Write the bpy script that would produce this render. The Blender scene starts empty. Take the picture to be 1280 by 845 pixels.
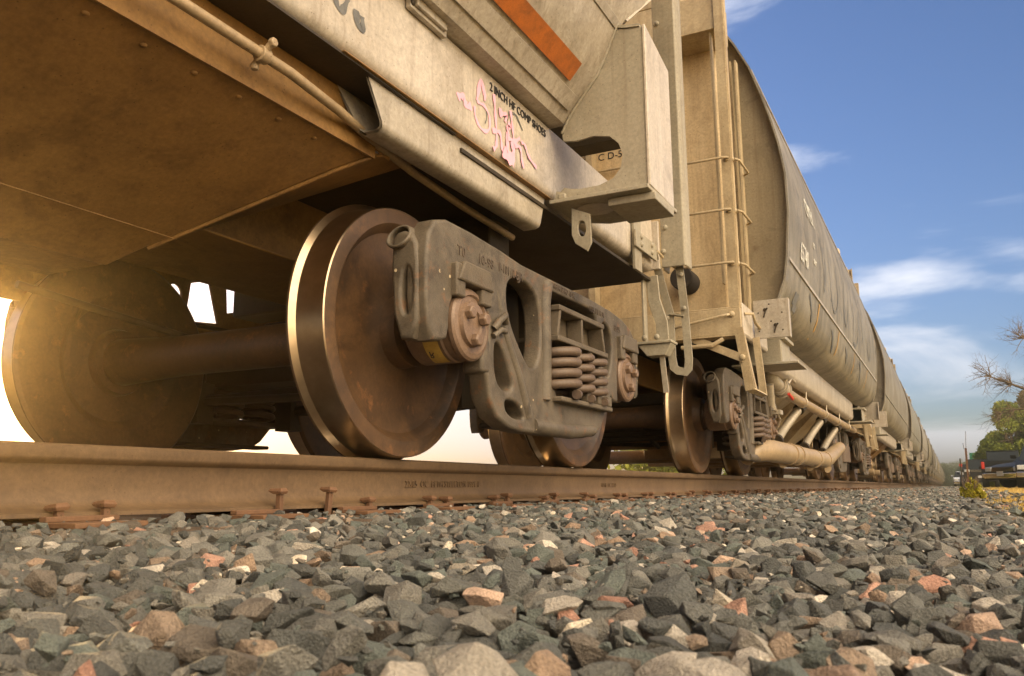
import bpy, bmesh, math, random
import numpy as np
from mathutils import Vector, Matrix, Euler, noise as mnoise
random.seed(7); RNG = np.random.default_rng(11)
R = math.radians
scene = bpy.context.scene
COL = scene.collection

# ------------------------------------------------------------------ camera
CAM = Vector((2.5459, 0.0, -0.1103))
YAW, PITCH, ROLL = R(26.9916), R(10.1514), R(-0.4508)
F0 = Vector((-math.sin(YAW), math.cos(YAW), 0)); RT = Vector((math.cos(YAW), math.sin(YAW), 0))
FW = F0 * math.cos(PITCH) + Vector((0, 0, math.sin(PITCH)))
UP = -F0 * math.sin(PITCH) + Vector((0, 0, math.cos(PITCH)))
R2 = RT * math.cos(ROLL) + UP * math.sin(ROLL); U2 = -RT * math.sin(ROLL) + UP * math.cos(ROLL)
cd = bpy.data.cameras.new('camera'); cam = bpy.data.objects.new('camera', cd); COL.objects.link(cam)
rot = Matrix((R2, U2, -FW)).transposed()
cam.matrix_world = Matrix.Translation(CAM) @ rot.to_4x4()
cd.sensor_width = 36; cd.lens = 36 * 1056.637 / 1280
cd.clip_start = 0.02; cd.clip_end = 6000
cd.dof.use_dof = True; cd.dof.focus_distance = 3.4; cd.dof.aperture_fstop = 18.0
scene.camera = cam

# ------------------------------------------------------------------ light, sky, exposure
SUN_DIR = Vector((-0.865, 0.471, 0.0)).normalized()
SUN_EL = R(10.0)
SUNV = Vector((SUN_DIR.x * math.cos(SUN_EL), SUN_DIR.y * math.cos(SUN_EL), math.sin(SUN_EL)))
ld = bpy.data.lights.new('sun', 'SUN'); ld.energy = 5.0; ld.angle = R(0.6); ld.color = (1.0, 0.66, 0.30)
sun = bpy.data.objects.new('sun', ld); COL.objects.link(sun)
sun.rotation_euler = (-SUNV).to_track_quat('-Z', 'Y').to_euler()
world = bpy.data.worlds.new('World'); scene.world = world; world.use_nodes = True
wn, wl = world.node_tree.nodes, world.node_tree.links
wn.clear()
def N(nodes, typ, **kw):
    n = nodes.new(typ)
    for k, v in kw.items():
        if k.startswith('i_'):
            key = k[2:]; key = int(key) if key.isdigit() else key.replace('_', ' ')
            n.inputs[key].default_value = v
        else: setattr(n, k, v)
    return n
sky = N(wn, 'ShaderNodeTexSky', sky_type='NISHITA')
sky.sun_disc = False; sky.sun_elevation = SUN_EL
sky.sun_rotation = math.atan2(SUN_DIR.x, SUN_DIR.y)
sky.air_density = 1.0; sky.dust_density = 0.7; sky.ozone_density = 3.0
geo = N(wn, 'ShaderNodeTexCoord')
sep = N(wn, 'ShaderNodeSeparateXYZ'); wl.new(geo.outputs['Generated'], sep.inputs[0])
zc = N(wn, 'ShaderNodeMath', operation='MAXIMUM', i_1=0.0); wl.new(sep.outputs['Z'], zc.inputs[0])
za = N(wn, 'ShaderNodeMath', operation='ADD', i_1=0.16); wl.new(zc.outputs[0], za.inputs[0])
dv = N(wn, 'ShaderNodeVectorMath', operation='DIVIDE')
cz = N(wn, 'ShaderNodeCombineXYZ')
for i in range(3): wl.new(za.outputs[0], cz.inputs[i])
wl.new(geo.outputs['Generated'], dv.inputs[0]); wl.new(cz.outputs[0], dv.inputs[1])
mp = N(wn, 'ShaderNodeMapping'); mp.inputs['Location'].default_value = (3.1, 1.7, 0); mp.inputs['Scale'].default_value = (1.5, 1.5, 6.5)
wl.new(geo.outputs['Generated'], mp.inputs[0])
cn = N(wn, 'ShaderNodeTexNoise', i_Scale=1.7, i_Detail=10.0, i_Roughness=0.52, i_Distortion=0.55)
wl.new(mp.outputs[0], cn.inputs['Vector'])
# more cloud low down, and a bright bank added unseen over the camera's shoulder as fill light
lowb = N(wn, 'ShaderNodeMapRange'); lowb.inputs['From Min'].default_value = 0.0; lowb.inputs['From Max'].default_value = 0.30
lowb.inputs['To Min'].default_value = 0.12; lowb.inputs['To Max'].default_value = -0.07
wl.new(sep.outputs['Z'], lowb.inputs['Value'])
bank = N(wn, 'ShaderNodeVectorMath', operation='DOT_PRODUCT'); bank.inputs[1].default_value = Vector((0.80, -0.38, 0.50)).normalized()
wl.new(geo.outputs['Generated'], bank.inputs[0])
fill_bank_range = N(wn, 'ShaderNodeMapRange'); fill_bank_range.inputs['From Min'].default_value = 0.50; fill_bank_range.inputs['From Max'].default_value = 0.90
fill_bank_range.inputs['To Min'].default_value = 0.0; fill_bank_range.inputs['To Max'].default_value = 0.30
wl.new(bank.outputs['Value'], fill_bank_range.inputs['Value'])
a1 = N(wn, 'ShaderNodeMath', operation='ADD'); wl.new(cn.outputs['Fac'], a1.inputs[0]); wl.new(lowb.outputs[0], a1.inputs[1])
a2 = N(wn, 'ShaderNodeMath', operation='ADD'); wl.new(a1.outputs[0], a2.inputs[0]); wl.new(fill_bank_range.outputs[0], a2.inputs[1])
cm = N(wn, 'ShaderNodeMapRange', interpolation_type='SMOOTHSTEP'); cm.inputs['From Min'].default_value = 0.46; cm.inputs['From Max'].default_value = 0.68
cm.inputs['To Max'].default_value = 0.92
wl.new(a2.outputs[0], cm.inputs['Value'])
# cloud brightness: ordinary clouds and the far brighter added bank
ccol = N(wn, 'ShaderNodeMixRGB'); ccol.inputs[1].default_value = (6.6, 6.8, 7.5, 1); ccol.inputs[2].default_value = (44.0, 37.0, 27.5, 1)
wl.new(fill_bank_range.outputs[0], ccol.inputs[0])
bk2 = N(wn, 'ShaderNodeMath', operation='MULTIPLY', i_1=3.3); wl.new(fill_bank_range.outputs[0], bk2.inputs[0]); wl.new(bk2.outputs[0], ccol.inputs[0])
stint = N(wn, 'ShaderNodeMixRGB', blend_type='MULTIPLY'); stint.inputs[0].default_value = 1.0; stint.inputs[2].default_value = (.98, .98, 1.22, 1); wl.new(sky.outputs[0], stint.inputs[1])
cmix = N(wn, 'ShaderNodeMixRGB'); wl.new(cm.outputs[0], cmix.inputs[0]); wl.new(stint.outputs[0], cmix.inputs[1]); wl.new(ccol.outputs[0], cmix.inputs[2])
bg = N(wn, 'ShaderNodeBackground', i_Strength=0.145); wl.new(cmix.outputs[0], bg.inputs[0])
wo = N(wn, 'ShaderNodeOutputWorld'); wl.new(bg.outputs[0], wo.inputs[0])
vs = scene.view_settings
vs.view_transform = 'Standard'; vs.look = 'None'; vs.exposure = 0.29; vs.gamma = 1.0; vs.use_curve_mapping = False
scene.cycles.max_bounces = 8; scene.cycles.diffuse_bounces = 3; scene.cycles.glossy_bounces = 4
scene.cycles.use_denoising = True

# ------------------------------------------------------------------ materials
def newmat(name):
    m = bpy.data.materials.new(name); m.use_nodes = True
    return m, m.node_tree.nodes, m.node_tree.links, m.node_tree.nodes['Principled BSDF']
def weathered(name, base, dirt, rust=(0.10, 0.045, 0.018), rustamt=0.25, dirtamt=0.5, rough=0.6, metal=0.0,
              streak=True, bump=0.25, bscale=60, spec=0.4, big=1.0, speck=None):
    """paint or metal with vertical run-off streaks, blotches of dirt, rust spots and a fine relief"""
    m, n, l, b = newmat(name)
    tc = N(n, 'ShaderNodeTexCoord')
    mp = N(n, 'ShaderNodeMapping'); mp.inputs['Scale'].default_value = (7 * big, 7 * big, 0.6 * big) if streak else (5 * big,) * 3
    l.new(tc.outputs['Object'], mp.inputs[0])
    s = N(n, 'ShaderNodeTexNoise', i_Scale=1.6, i_Detail=6.0, i_Roughness=0.62); l.new(mp.outputs[0], s.inputs['Vector'])
    b1 = N(n, 'ShaderNodeTexNoise', i_Scale=2.3 * big, i_Detail=8.0, i_Roughness=0.65); l.new(tc.outputs['Object'], b1.inputs['Vector'])
    mul = N(n, 'ShaderNodeMath', operation='MULTIPLY'); l.new(s.outputs['Fac'], mul.inputs[0]); l.new(b1.outputs['Fac'], mul.inputs[1])
    r1 = N(n, 'ShaderNodeMapRange'); r1.inputs['From Min'].default_value = 0.16; r1.inputs['From Max'].default_value = 0.40
    r1.inputs['To Max'].default_value = dirtamt; l.new(mul.outputs[0], r1.inputs['Value'])
    mx = N(n, 'ShaderNodeMixRGB'); mx.inputs[1].default_value = (*base, 1); mx.inputs[2].default_value = (*dirt, 1); l.new(r1.outputs[0], mx.inputs[0])
    b2 = N(n, 'ShaderNodeTexNoise', i_Scale=9.0 * big, i_Detail=10.0, i_Roughness=0.72); l.new(tc.outputs['Object'], b2.inputs['Vector'])
    r2 = N(n, 'ShaderNodeMapRange'); r2.inputs['From Min'].default_value = 0.66 - 0.2 * rustamt; r2.inputs['From Max'].default_value = 0.80 - 0.2 * rustamt
    r2.inputs['To Max'].default_value = min(1, rustamt * 2.2); l.new(b2.outputs['Fac'], r2.inputs['Value'])
    m2 = N(n, 'ShaderNodeMixRGB'); l.new(r2.outputs[0], m2.inputs[0]); l.new(mx.outputs[0], m2.inputs[1]); m2.inputs[2].default_value = (*rust, 1)
    out = m2
    fn = N(n, 'ShaderNodeTexNoise', i_Scale=bscale, i_Detail=5.0, i_Roughness=0.7); l.new(tc.outputs['Object'], fn.inputs['Vector'])
    fr = N(n, 'ShaderNodeMapRange'); fr.inputs['From Min'].default_value = 0.3; fr.inputs['From Max'].default_value = 0.7
    fr.inputs['To Min'].default_value = 0.78; fr.inputs['To Max'].default_value = 1.15; l.new(fn.outputs['Fac'], fr.inputs['Value'])
    m3 = N(n, 'ShaderNodeMixRGB', blend_type='MULTIPLY'); m3.inputs[0].default_value = 1.0; l.new(out.outputs[0], m3.inputs[1]); l.new(fr.outputs[0], m3.inputs[2])
    out = m3
    if speck:
        vo = N(n, 'ShaderNodeTexVoronoi', i_Scale=speck[1]); l.new(tc.outputs['Object'], vo.inputs['Vector'])
        lt = N(n, 'ShaderNodeMath', operation='LESS_THAN', i_1=speck[2]); l.new(vo.outputs['Distance'], lt.inputs[0])
        gt = N(n, 'ShaderNodeMath', operation='GREATER_THAN', i_1=0.52); l.new(b1.outputs['Fac'], gt.inputs[0])
        mm = N(n, 'ShaderNodeMath', operation='MULTIPLY'); l.new(lt.outputs[0], mm.inputs[0]); l.new(gt.outputs[0], mm.inputs[1])
        m4 = N(n, 'ShaderNodeMixRGB'); l.new(mm.outputs[0], m4.inputs[0]); l.new(out.outputs[0], m4.inputs[1]); m4.inputs[2].default_value = (*speck[0], 1)
        out = m4
    st = N(n, 'ShaderNodeTexNoise', i_Scale=3.1 * big, i_Detail=12.0, i_Roughness=0.70, i_Distortion=0.9); l.new(tc.outputs['Object'], st.inputs['Vector'])
    sr = N(n, 'ShaderNodeMapRange'); sr.inputs['From Min'].default_value = 0.53; sr.inputs['From Max'].default_value = 0.60; sr.inputs['To Max'].default_value = dirtamt * .55; l.new(st.outputs['Fac'], sr.inputs['Value'])
    m5 = N(n, 'ShaderNodeMixRGB'); l.new(sr.outputs[0], m5.inputs[0]); l.new(out.outputs[0], m5.inputs[1]); m5.inputs[2].default_value = (*[c * .75 for c in dirt], 1); out = m5
    if streak:
        mp2 = N(n, 'ShaderNodeMapping'); mp2.inputs['Scale'].default_value = (34 * big, 34 * big, 1.1 * big); l.new(tc.outputs['Object'], mp2.inputs[0])
        dr = N(n, 'ShaderNodeTexNoise', i_Scale=1.0, i_Detail=4.0, i_Roughness=0.6); l.new(mp2.outputs[0], dr.inputs['Vector'])
        dm = N(n, 'ShaderNodeMapRange'); dm.inputs['From Min'].default_value = 0.56; dm.inputs['From Max'].default_value = 0.68; dm.inputs['To Max'].default_value = .5 * dirtamt; l.new(dr.outputs['Fac'], dm.inputs['Value'])
        m6 = N(n, 'ShaderNodeMixRGB'); l.new(dm.outputs[0], m6.inputs[0]); l.new(out.outputs[0], m6.inputs[1]); m6.inputs[2].default_value = (*[.5 * a + .5 * r_ for a, r_ in zip(dirt, rust)], 1); out = m6
    pv_ = N(n, 'ShaderNodeTexVoronoi', i_Scale=55 * big, i_Randomness=1.0); l.new(tc.outputs['Object'], pv_.inputs['Vector'])
    pt = N(n, 'ShaderNodeMath', operation='LESS_THAN', i_1=0.13); l.new(pv_.outputs['Distance'], pt.inputs[0])
    pg = N(n, 'ShaderNodeMath', operation='GREATER_THAN', i_1=0.50); l.new(b2.outputs['Fac'], pg.inputs[0])
    pm_ = N(n, 'ShaderNodeMath', operation='MULTIPLY'); l.new(pt.outputs[0], pm_.inputs[0]); l.new(pg.outputs[0], pm_.inputs[1])
    pk = N(n, 'ShaderNodeMath', operation='MULTIPLY', i_1=0.55); l.new(pm_.outputs[0], pk.inputs[0])
    m7 = N(n, 'ShaderNodeMixRGB'); l.new(pk.outputs[0], m7.inputs[0]); l.new(out.outputs[0], m7.inputs[1]); m7.inputs[2].default_value = (*[c * .4 for c in rust], 1); out = m7
    l.new(out.outputs[0], b.inputs['Base Color'])
    rr = N(n, 'ShaderNodeMapRange'); rr.inputs['To Min'].default_value = rough - 0.12; rr.inputs['To Max'].default_value = min(1, rough + 0.15)
    l.new(b1.outputs['Fac'], rr.inputs['Value']); l.new(rr.outputs[0], b.inputs['Roughness'])
    b.inputs['Metallic'].default_value = metal; b.inputs['Specular IOR Level'].default_value = spec
    ba = N(n, 'ShaderNodeMath', operation='ADD'); l.new(fn.outputs['Fac'], ba.inputs[0]); l.new(b2.outputs['Fac'], ba.inputs[1])
    bp = N(n, 'ShaderNodeBump', i_Strength=bump, i_Distance=0.004); l.new(ba.outputs[0], bp.inputs['Height']); l.new(bp.outputs[0], b.inputs['Normal'])
    return m
def plain(name, col, rough=0.6, metal=0.0, noise=0.25, ns=30, spec=0.5, bump=0.15):
    m, n, l, b = newmat(name)
    tc = N(n, 'ShaderNodeTexCoord'); t = N(n, 'ShaderNodeTexNoise', i_Scale=ns, i_Detail=6.0, i_Roughness=0.65)
    l.new(tc.outputs['Object'], t.inputs['Vector'])
    r = N(n, 'ShaderNodeMapRange'); r.inputs['From Min'].default_value = 0.3; r.inputs['From Max'].default_value = 0.7
    r.inputs['To Min'].default_value = 1 - noise; r.inputs['To Max'].default_value = 1 + noise; l.new(t.outputs['Fac'], r.inputs['Value'])
    x = N(n, 'ShaderNodeMixRGB', blend_type='MULTIPLY'); x.inputs[0].default_value = 1; x.inputs[1].default_value = (*col, 1); l.new(r.outputs[0], x.inputs[2])
    l.new(x.outputs[0], b.inputs['Base Color']); b.inputs['Roughness'].default_value = rough; b.inputs['Metallic'].default_value = metal
    b.inputs['Specular IOR Level'].default_value = spec
    bp = N(n, 'ShaderNodeBump', i_Strength=bump, i_Distance=0.003); l.new(t.outputs['Fac'], bp.inputs['Height']); l.new(bp.outputs[0], b.inputs['Normal'])
    return m
M = {}
M['grey_paint'] = weathered('weathered_grey_paint', (0.43, 0.375, 0.30), (0.20, 0.16, 0.11), rustamt=0.10, dirtamt=0.62, rough=0.42, bump=0.10)
M['sill_paint'] = weathered('pale_sill_paint', (0.53, 0.465, 0.385), (0.28, 0.225, 0.16), rustamt=0.07, dirtamt=0.55, rough=0.36, bump=0.08)
M['gusset_paint'] = weathered('dull_olive_grey_paint', (0.33, 0.29, 0.215), (0.22, 0.18, 0.12), rustamt=0.06, dirtamt=0.5, rough=0.5, bump=0.12)
M['tan_paint'] = weathered('weathered_tan_paint', (0.44, 0.345, 0.21), (0.25, 0.17, 0.08), rustamt=0.22, dirtamt=0.6, rough=0.55, bump=0.15, big=0.8)
M['end_sheet_shaded'] = weathered('shaded_rusty_end_sheet_paint', (0.27, 0.215, 0.13), (0.15, 0.11, 0.06), rustamt=0.3, dirtamt=0.7, rough=0.6, bump=0.12, big=.7)  # rusty paint, darkened to carry the shade on the end sheet
M['bulkhead_bounce_lit'] = weathered('bounce_lit_bulkhead_tan', (0.56, 0.42, 0.24), (0.32, 0.21, 0.10), rustamt=0.22, dirtamt=0.5, rough=0.55, bump=0.12, big=.8)  # tan lightened and warmed to carry light bounced off the neighbouring car
M['side_paint'] = weathered('streaked_side_paint', (0.255, 0.222, 0.165), (0.07, 0.062, 0.047), rustamt=0.10, dirtamt=0.85, rough=0.5, bump=0.08, big=0.55)
M['under_paint'] = weathered('gold_lit_brown_steel', (0.29, 0.155, 0.045), (0.14, 0.072, 0.022), rustamt=0.3, dirtamt=0.7, rough=0.55, streak=False, bump=0.2)  # brown warmed towards gold to carry low sunlight under the car
M['dark_under'] = weathered('shade_darkened_steel', (0.045, 0.031, 0.016), (0.02, 0.014, 0.008), rustamt=0.2, dirtamt=0.7, rough=0.6, streak=False, bump=0.3)  # base kept near black to carry the shadow beneath the cars
M['cast'] = weathered('cast_steel', (0.125, 0.098, 0.066), (0.038, 0.027, 0.016), rust=(0.19, 0.085, 0.035), rustamt=0.5, dirtamt=0.9, rough=0.55,
                      streak=False, bump=0.55, bscale=140, spec=0.45, big=1.6, speck=((0.46, 0.36, 0.22), 19, 0.11))
M['cast2'] = weathered('grey_cast_steel', (0.125, 0.097, 0.065), (0.07, 0.05, 0.03), rustamt=0.3, dirtamt=0.7, rough=0.6, streak=False, bump=0.5, bscale=140, big=1.6)
M['cast_dark'] = plain('worn_shade_darkened_lettering', (.075, .052, .034), rough=.6)  # darker than the casting: shading of the raised letters put into colour
M['spring'] = weathered('spring_steel', (0.13, 0.088, 0.058), (0.08, 0.05, 0.035), rustamt=0.3, dirtamt=0.6, rough=0.5, streak=False, bump=0.3, bscale=120)
M['pink_rust'] = weathered('reddish_bearing_cap', (0.20, 0.13, 0.085), (0.12, 0.07, 0.04), rustamt=0.3, dirtamt=0.6, rough=0.45, streak=False, bump=0.3, bscale=120, big=2)
M['plate_rust'] = weathered('brown_wheel_plate', (0.105, 0.053, 0.021), (0.035, 0.018, 0.008), rust=(0.22, 0.095, 0.032), rustamt=0.45, dirtamt=0.9, rough=0.5, streak=False, bump=0.15, spec=0.5)
M['rail_rust'] = weathered('brown_rail_web', (0.135, 0.082, 0.040), (0.075, 0.044, 0.021), rust=(0.17, 0.085, 0.035), rustamt=0.2, dirtamt=0.6, rough=0.6, streak=False, bump=0.12)
M['orange_rust'] = weathered('dark_flaky_rust', (0.16, 0.08, 0.038), (0.07, 0.035, 0.02), rustamt=0.4, dirtamt=0.6, rough=0.7, streak=False, bump=0.4)
M['steel'] = plain('worn_tread_steel', (0.40, 0.30, 0.195), rough=0.30, metal=1.0, noise=0.15, ns=14, bump=0.05)
M['railtop'] = plain('polished_rail_head', (0.60, 0.56, 0.50), rough=0.16, metal=1.0, noise=0.08, ns=20, bump=0.03)
M['silver'] = plain('galvanised_fitting', (0.42, 0.36, 0.27), rough=0.45, metal=0.4, noise=0.2)
M['pipe'] = weathered('painted_pipe', (0.36, 0.26, 0.15), (0.20, 0.13, 0.065), rustamt=0.12, dirtamt=0.5, rough=0.4, streak=False, bump=0.08)
M['black'] = plain('black_lettering', (0.025, 0.023, 0.022), rough=0.6)
M['cutout'] = plain('dark_recess', (0.02, 0.014, 0.009), rough=0.9)
M['pink'] = plain('pink_spray_paint', (0.80, 0.40, 0.50), rough=0.5, noise=0.06)
M['white_letter'] = plain('faded_white_lettering', (0.58, 0.56, 0.50), rough=0.6, noise=0.2)
M['spray'] = plain('dark_spray_paint', (0.13, 0.125, 0.115), rough=0.6, noise=0.3)
M['orange'] = weathered('orange_reflective_tape', (0.47, 0.13, 0.02), (0.22, 0.075, 0.02), rustamt=0.15, dirtamt=0.7, rough=0.45, streak=False, bump=0.2, bscale=200, big=3)
M['amber'] = weathered('rusty_amber_mark', (0.50, 0.28, 0.06), (0.30, 0.16, 0.05), rustamt=0.3, dirtamt=0.6, rough=0.6)
M['yellow_label'] = plain('yellow_label', (0.45, 0.30, 0.06), rough=0.5)
M['red'] = plain('red_paint', (0.55, 0.03, 0.015), rough=0.4)
M['wood'] = weathered('creosoted_wood', (0.10, 0.065, 0.04), (0.05, 0.035, 0.022), rustamt=0.1, dirtamt=0.7, rough=0.85, streak=False, bump=0.8)
M['glass'] = plain('dark_car_glass', (0.03, 0.035, 0.04), rough=0.55, noise=0.02, spec=0.08, bump=0)
M['tyre'] = plain('tyre_rubber', (0.02, 0.02, 0.02), rough=0.8)
M['chrome'] = plain('chrome', (0.75, 0.70, 0.6), rough=0.12, metal=1.0, noise=0.05, bump=0.02)
M['plate'] = plain('number_plate', (0.62, 0.60, 0.56), rough=0.4, noise=0.1)
M['lens'] = plain('headlight_lens', (0.55, 0.55, 0.52), rough=0.08, noise=0.1, spec=0.8)
M['green_sign'] = plain('green_sign', (0.02, 0.16, 0.08), rough=0.4)
M['bark'] = weathered('bark', (0.20, 0.14, 0.085), (0.10, 0.07, 0.045), rustamt=0.1, dirtamt=0.8, rough=0.9, bump=0.8)
def carpaint(name, col):
    m, n, l, b = newmat(name); b.inputs['Base Color'].default_value = (*col, 1); b.inputs['Roughness'].default_value = 0.6
    b.inputs['Coat Weight'].default_value = 0.06; b.inputs['Coat Roughness'].default_value = 0.2; b.inputs['Metallic'].default_value = 0.0; b.inputs['Specular IOR Level'].default_value = 0.15
    return m
def leafmat(name, c1, c2):
    m, n, l, b = newmat(name)
    g = N(n, 'ShaderNodeNewGeometry'); oi = N(n, 'ShaderNodeTexNoise', i_Scale=1.3, i_Detail=3.0)
    tc = N(n, 'ShaderNodeTexCoord'); l.new(tc.outputs['Object'], oi.inputs['Vector'])
    ad = N(n, 'ShaderNodeMath', operation='MULTIPLY_ADD', i_1=0.6, i_2=0.0); l.new(g.outputs['Random Per Island'], ad.inputs[0])
    ad2 = N(n, 'ShaderNodeMath', operation='MULTIPLY_ADD', i_1=0.8); l.new(oi.outputs['Fac'], ad2.inputs[0]); l.new(ad.outputs[0], ad2.inputs[2])
    ramp = N(n, 'ShaderNodeMixRGB'); ramp.inputs[1].default_value = (*c1, 1); ramp.inputs[2].default_value = (*c2, 1)
    l.new(ad2.outputs[0], ramp.inputs[0]); l.new(ramp.outputs[0], b.inputs['Base Color']); b.inputs['Roughness'].default_value = 0.6
    b.inputs['Subsurface Weight'].default_value = 0.0
    tr = N(n, 'ShaderNodeBsdfTranslucent'); l.new(ramp.outputs[0], tr.inputs[0])
    ms = N(n, 'ShaderNodeMixShader'); ms.inputs[0].default_value = 0.4
    l.new(b.outputs[0], ms.inputs[1]); l.new(tr.outputs[0], ms.inputs[2]); l.new(ms.outputs[0], n['Material Output'].inputs[0])
    return m
M['leaf'] = leafmat('leaf_green', (0.07, 0.11, 0.015), (0.30, 0.32, 0.03))
M['leaf_olive'] = leafmat('leaf_olive', (0.09, 0.085, 0.02), (0.20, 0.15, 0.04))
M['leaf_far_hazed'] = leafmat('leaf_far_hazed', (0.10, 0.14, 0.08), (0.17, 0.20, 0.10))  # greens faded so the colour itself carries distance haze
M['bushleaf'] = leafmat('bush_leaf', (0.10, 0.15, 0.02), (0.55, 0.45, 0.04))
M['dry'] = leafmat('dry_grass', (0.40, 0.26, 0.05), (0.75, 0.50, 0.12))  # dry ochre, brightened to carry sunlight on the grass strip

# ------------------------------------------------------------------ mesh helpers
class MB:
    def __init__(s): s.v = []; s.f = []; s.mi = []
    def add(s, vs, fs, mi=0):
        o = len(s.v); s.v += [tuple(v) for v in vs]; s.f += [tuple(i + o for i in f) for f in fs]; s.mi += [mi] * len(fs); return s
    def box(s, x0, x1, y0, y1, z0, z1, mi=0, mat=None):
        vs = [Vector(p) for p in ((x0,y0,z0),(x1,y0,z0),(x1,y1,z0),(x0,y1,z0),(x0,y0,z1),(x1,y0,z1),(x1,y1,z1),(x0,y1,z1))]
        if mat: vs = [mat @ v for v in vs]
        return s.add(vs, [(0,3,2,1),(4,5,6,7),(0,1,5,4),(1,2,6,5),(2,3,7,6),(3,0,4,7)], mi)
    def prism(s, pts, d, mi=0, cap=True):
        """pts: closed loop of 3-D points; d: extrusion vector"""
        n = len(pts); d = Vector(d); vs = [Vector(p) for p in pts]; vs += [p + d for p in vs]
        fs = [(i, (i+1) % n, n + (i+1) % n, n + i) for i in range(n)]
        if cap: fs += [tuple(range(n-1, -1, -1)), tuple(range(n, 2*n))]
        return s.add(vs, fs, mi)
    def tube(s, path, r, seg=10, mi=0, cap=True, rect=None):
        P = [Vector(p) for p in path]; n = len(P); rs = r if isinstance(r, (list, tuple)) else [r] * n
        T = []
        for i in range(n):
            a = (P[i] - P[i-1]).normalized() if i > 0 else None
            b = (P[i+1] - P[i]).normalized() if i < n-1 else None
            t = (a + b) if (a and b) else (a or b); T.append(t.normalized())
        ref = Vector((0,0,1)) if abs(T[0].z) < 0.9 else Vector((0,1,0))
        if rect: ref = Vector(rect[2])
        vs = []; 
        u = (ref - T[0] * ref.dot(T[0])).normalized()
        for i in range(n):
            if rect: u = (ref - T[i] * ref.dot(T[i])).normalized()
            else: u = (u - T[i] * u.dot(T[i])).normalized()
            w = T[i].cross(u)
            if rect:
                k = 1.0
                if 0 < i < n-1: k = 1.0 / max(0.5, (P[i]-P[i-1]).normalized().dot(T[i]))
                for a, b in ((1,1),(-1,1),(-1,-1),(1,-1)): vs.append(P[i] + u * (a * rect[0] / 2) + w * (b * rect[1] / 2 * k))
            else:
                for j in range(seg):
                    a = 2 * math.pi * j / seg; vs.append(P[i] + (u * math.cos(a) + w * math.sin(a)) * rs[i])
        m = 4 if rect else seg; fs = []
        for i in range(n-1):
            for j in range(m):
                a, b = i*m + j, i*m + (j+1) % m; fs.append((a, b, b+m, a+m))
        if cap: fs += [tuple(range(m-1, -1, -1)), tuple(range((n-1)*m, n*m))]
        return s.add(vs, fs, mi)
    def lathe(s, prof, c, axis='X', seg=64, mi=0, mis=None, sx=1):
        """prof: (a, r) along axis; revolve round the axis through c"""
        c = Vector(c); vs = []; 
        for a, r in prof:
            for j in range(seg):
                t = 2*math.pi*j/seg
                if axis == 'X': p = (a*sx, r*math.cos(t), r*math.sin(t))
                elif axis == 'Y': p = (r*math.cos(t), a*sx, r*math.sin(t))
                else: p = (r*math.cos(t), r*math.sin(t), a*sx)
                vs.append(c + Vector(p))
        o = len(s.v); s.v += [tuple(v) for v in vs]
        for i in range(len(prof)-1):
            for j in range(seg):
                a, b = i*seg+j, i*seg+(j+1) % seg
                s.f.append((o+a, o+b, o+b+seg, o+a+seg)); s.mi.append(mis[i] if mis else mi)
        return s
    def hexbolt(s, c, r=0.02, h=0.015, axis='X', sign=1, mi=0, seg=6):
        prof = [(0, r), (h*0.8, r), (h, r*0.8), (h, 0.0005)]
        return s.lathe(prof, c, axis, seg, mi, sx=sign)
    def rivet(s, c, r=0.012, axis='Y', sign=-1, mi=0):
        prof = [(0, r), (r*0.35, r*0.92), (r*0.6, r*0.6), (r*0.7, 0.0004)]
        return s.lathe(prof, c, axis, 10, mi, sx=sign)
    def build(s, name, mats, parent=None, bevel=0, smooth=False, seg=2, link=True, autos=None):
        me = bpy.data.meshes.new(name); me.from_pydata(s.v, [], s.f)
        if not isinstance(mats, (list, tuple)): mats = [mats]
        for m in mats: me.materials.append(M[m] if isinstance(m, str) else m)
        me.polygons.foreach_set('material_index', s.mi)
        bm = bmesh.new(); bm.from_mesh(me); bmesh.ops.recalc_face_normals(bm, faces=bm.faces); bm.to_mesh(me); bm.free()
        if smooth or autos:
            me.polygons.foreach_set('use_smooth', [True] * len(me.polygons))
            me.set_sharp_from_angle(angle=R(autos or 40))
        me.update()
        o = bpy.data.objects.new(name, me); COL.objects.link(o)
        if parent is not None: o.parent = parent
        if bevel:
            b = o.modifiers.new('Bevel', 'BEVEL'); b.width = bevel; b.segments = seg; b.limit_method = 'ANGLE'; b.angle_limit = R(35)
            b.harden_normals = False
            if not (smooth or autos):
                me.polygons.foreach_set('use_smooth', [True]*len(me.polygons)); me.set_sharp_from_angle(angle=R(30))
        return o
def empty(name, loc=(0,0,0), parent=None):
    o = bpy.data.objects.new(name, None); COL.objects.link(o); o.location = loc; o.empty_display_size = 0.2
    if parent: o.parent = parent
    return o
def tag(o, label=None, cat=None, group=None, kind=None):
    if label: o['label'] = label
    if cat: o['category'] = cat
    if group: o['group'] = group
    if kind: o['kind'] = kind
    return o
KIDS = {}
def kids(o): return [c for c in COL.objects if c.parent is o]
def copy_tree(o, parent=None, table=None, skip=()):
    if table is None:
        table = {}
        for c in COL.objects:
            if c.parent: table.setdefault(c.parent.name, []).append(c)
    c = o.copy(); COL.objects.link(c); c.parent = parent
    for ch in table.get(o.name, []):
        if not ch.name.startswith(skip or ('~',)): copy_tree(ch, c, table, skip)
    return c
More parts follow.
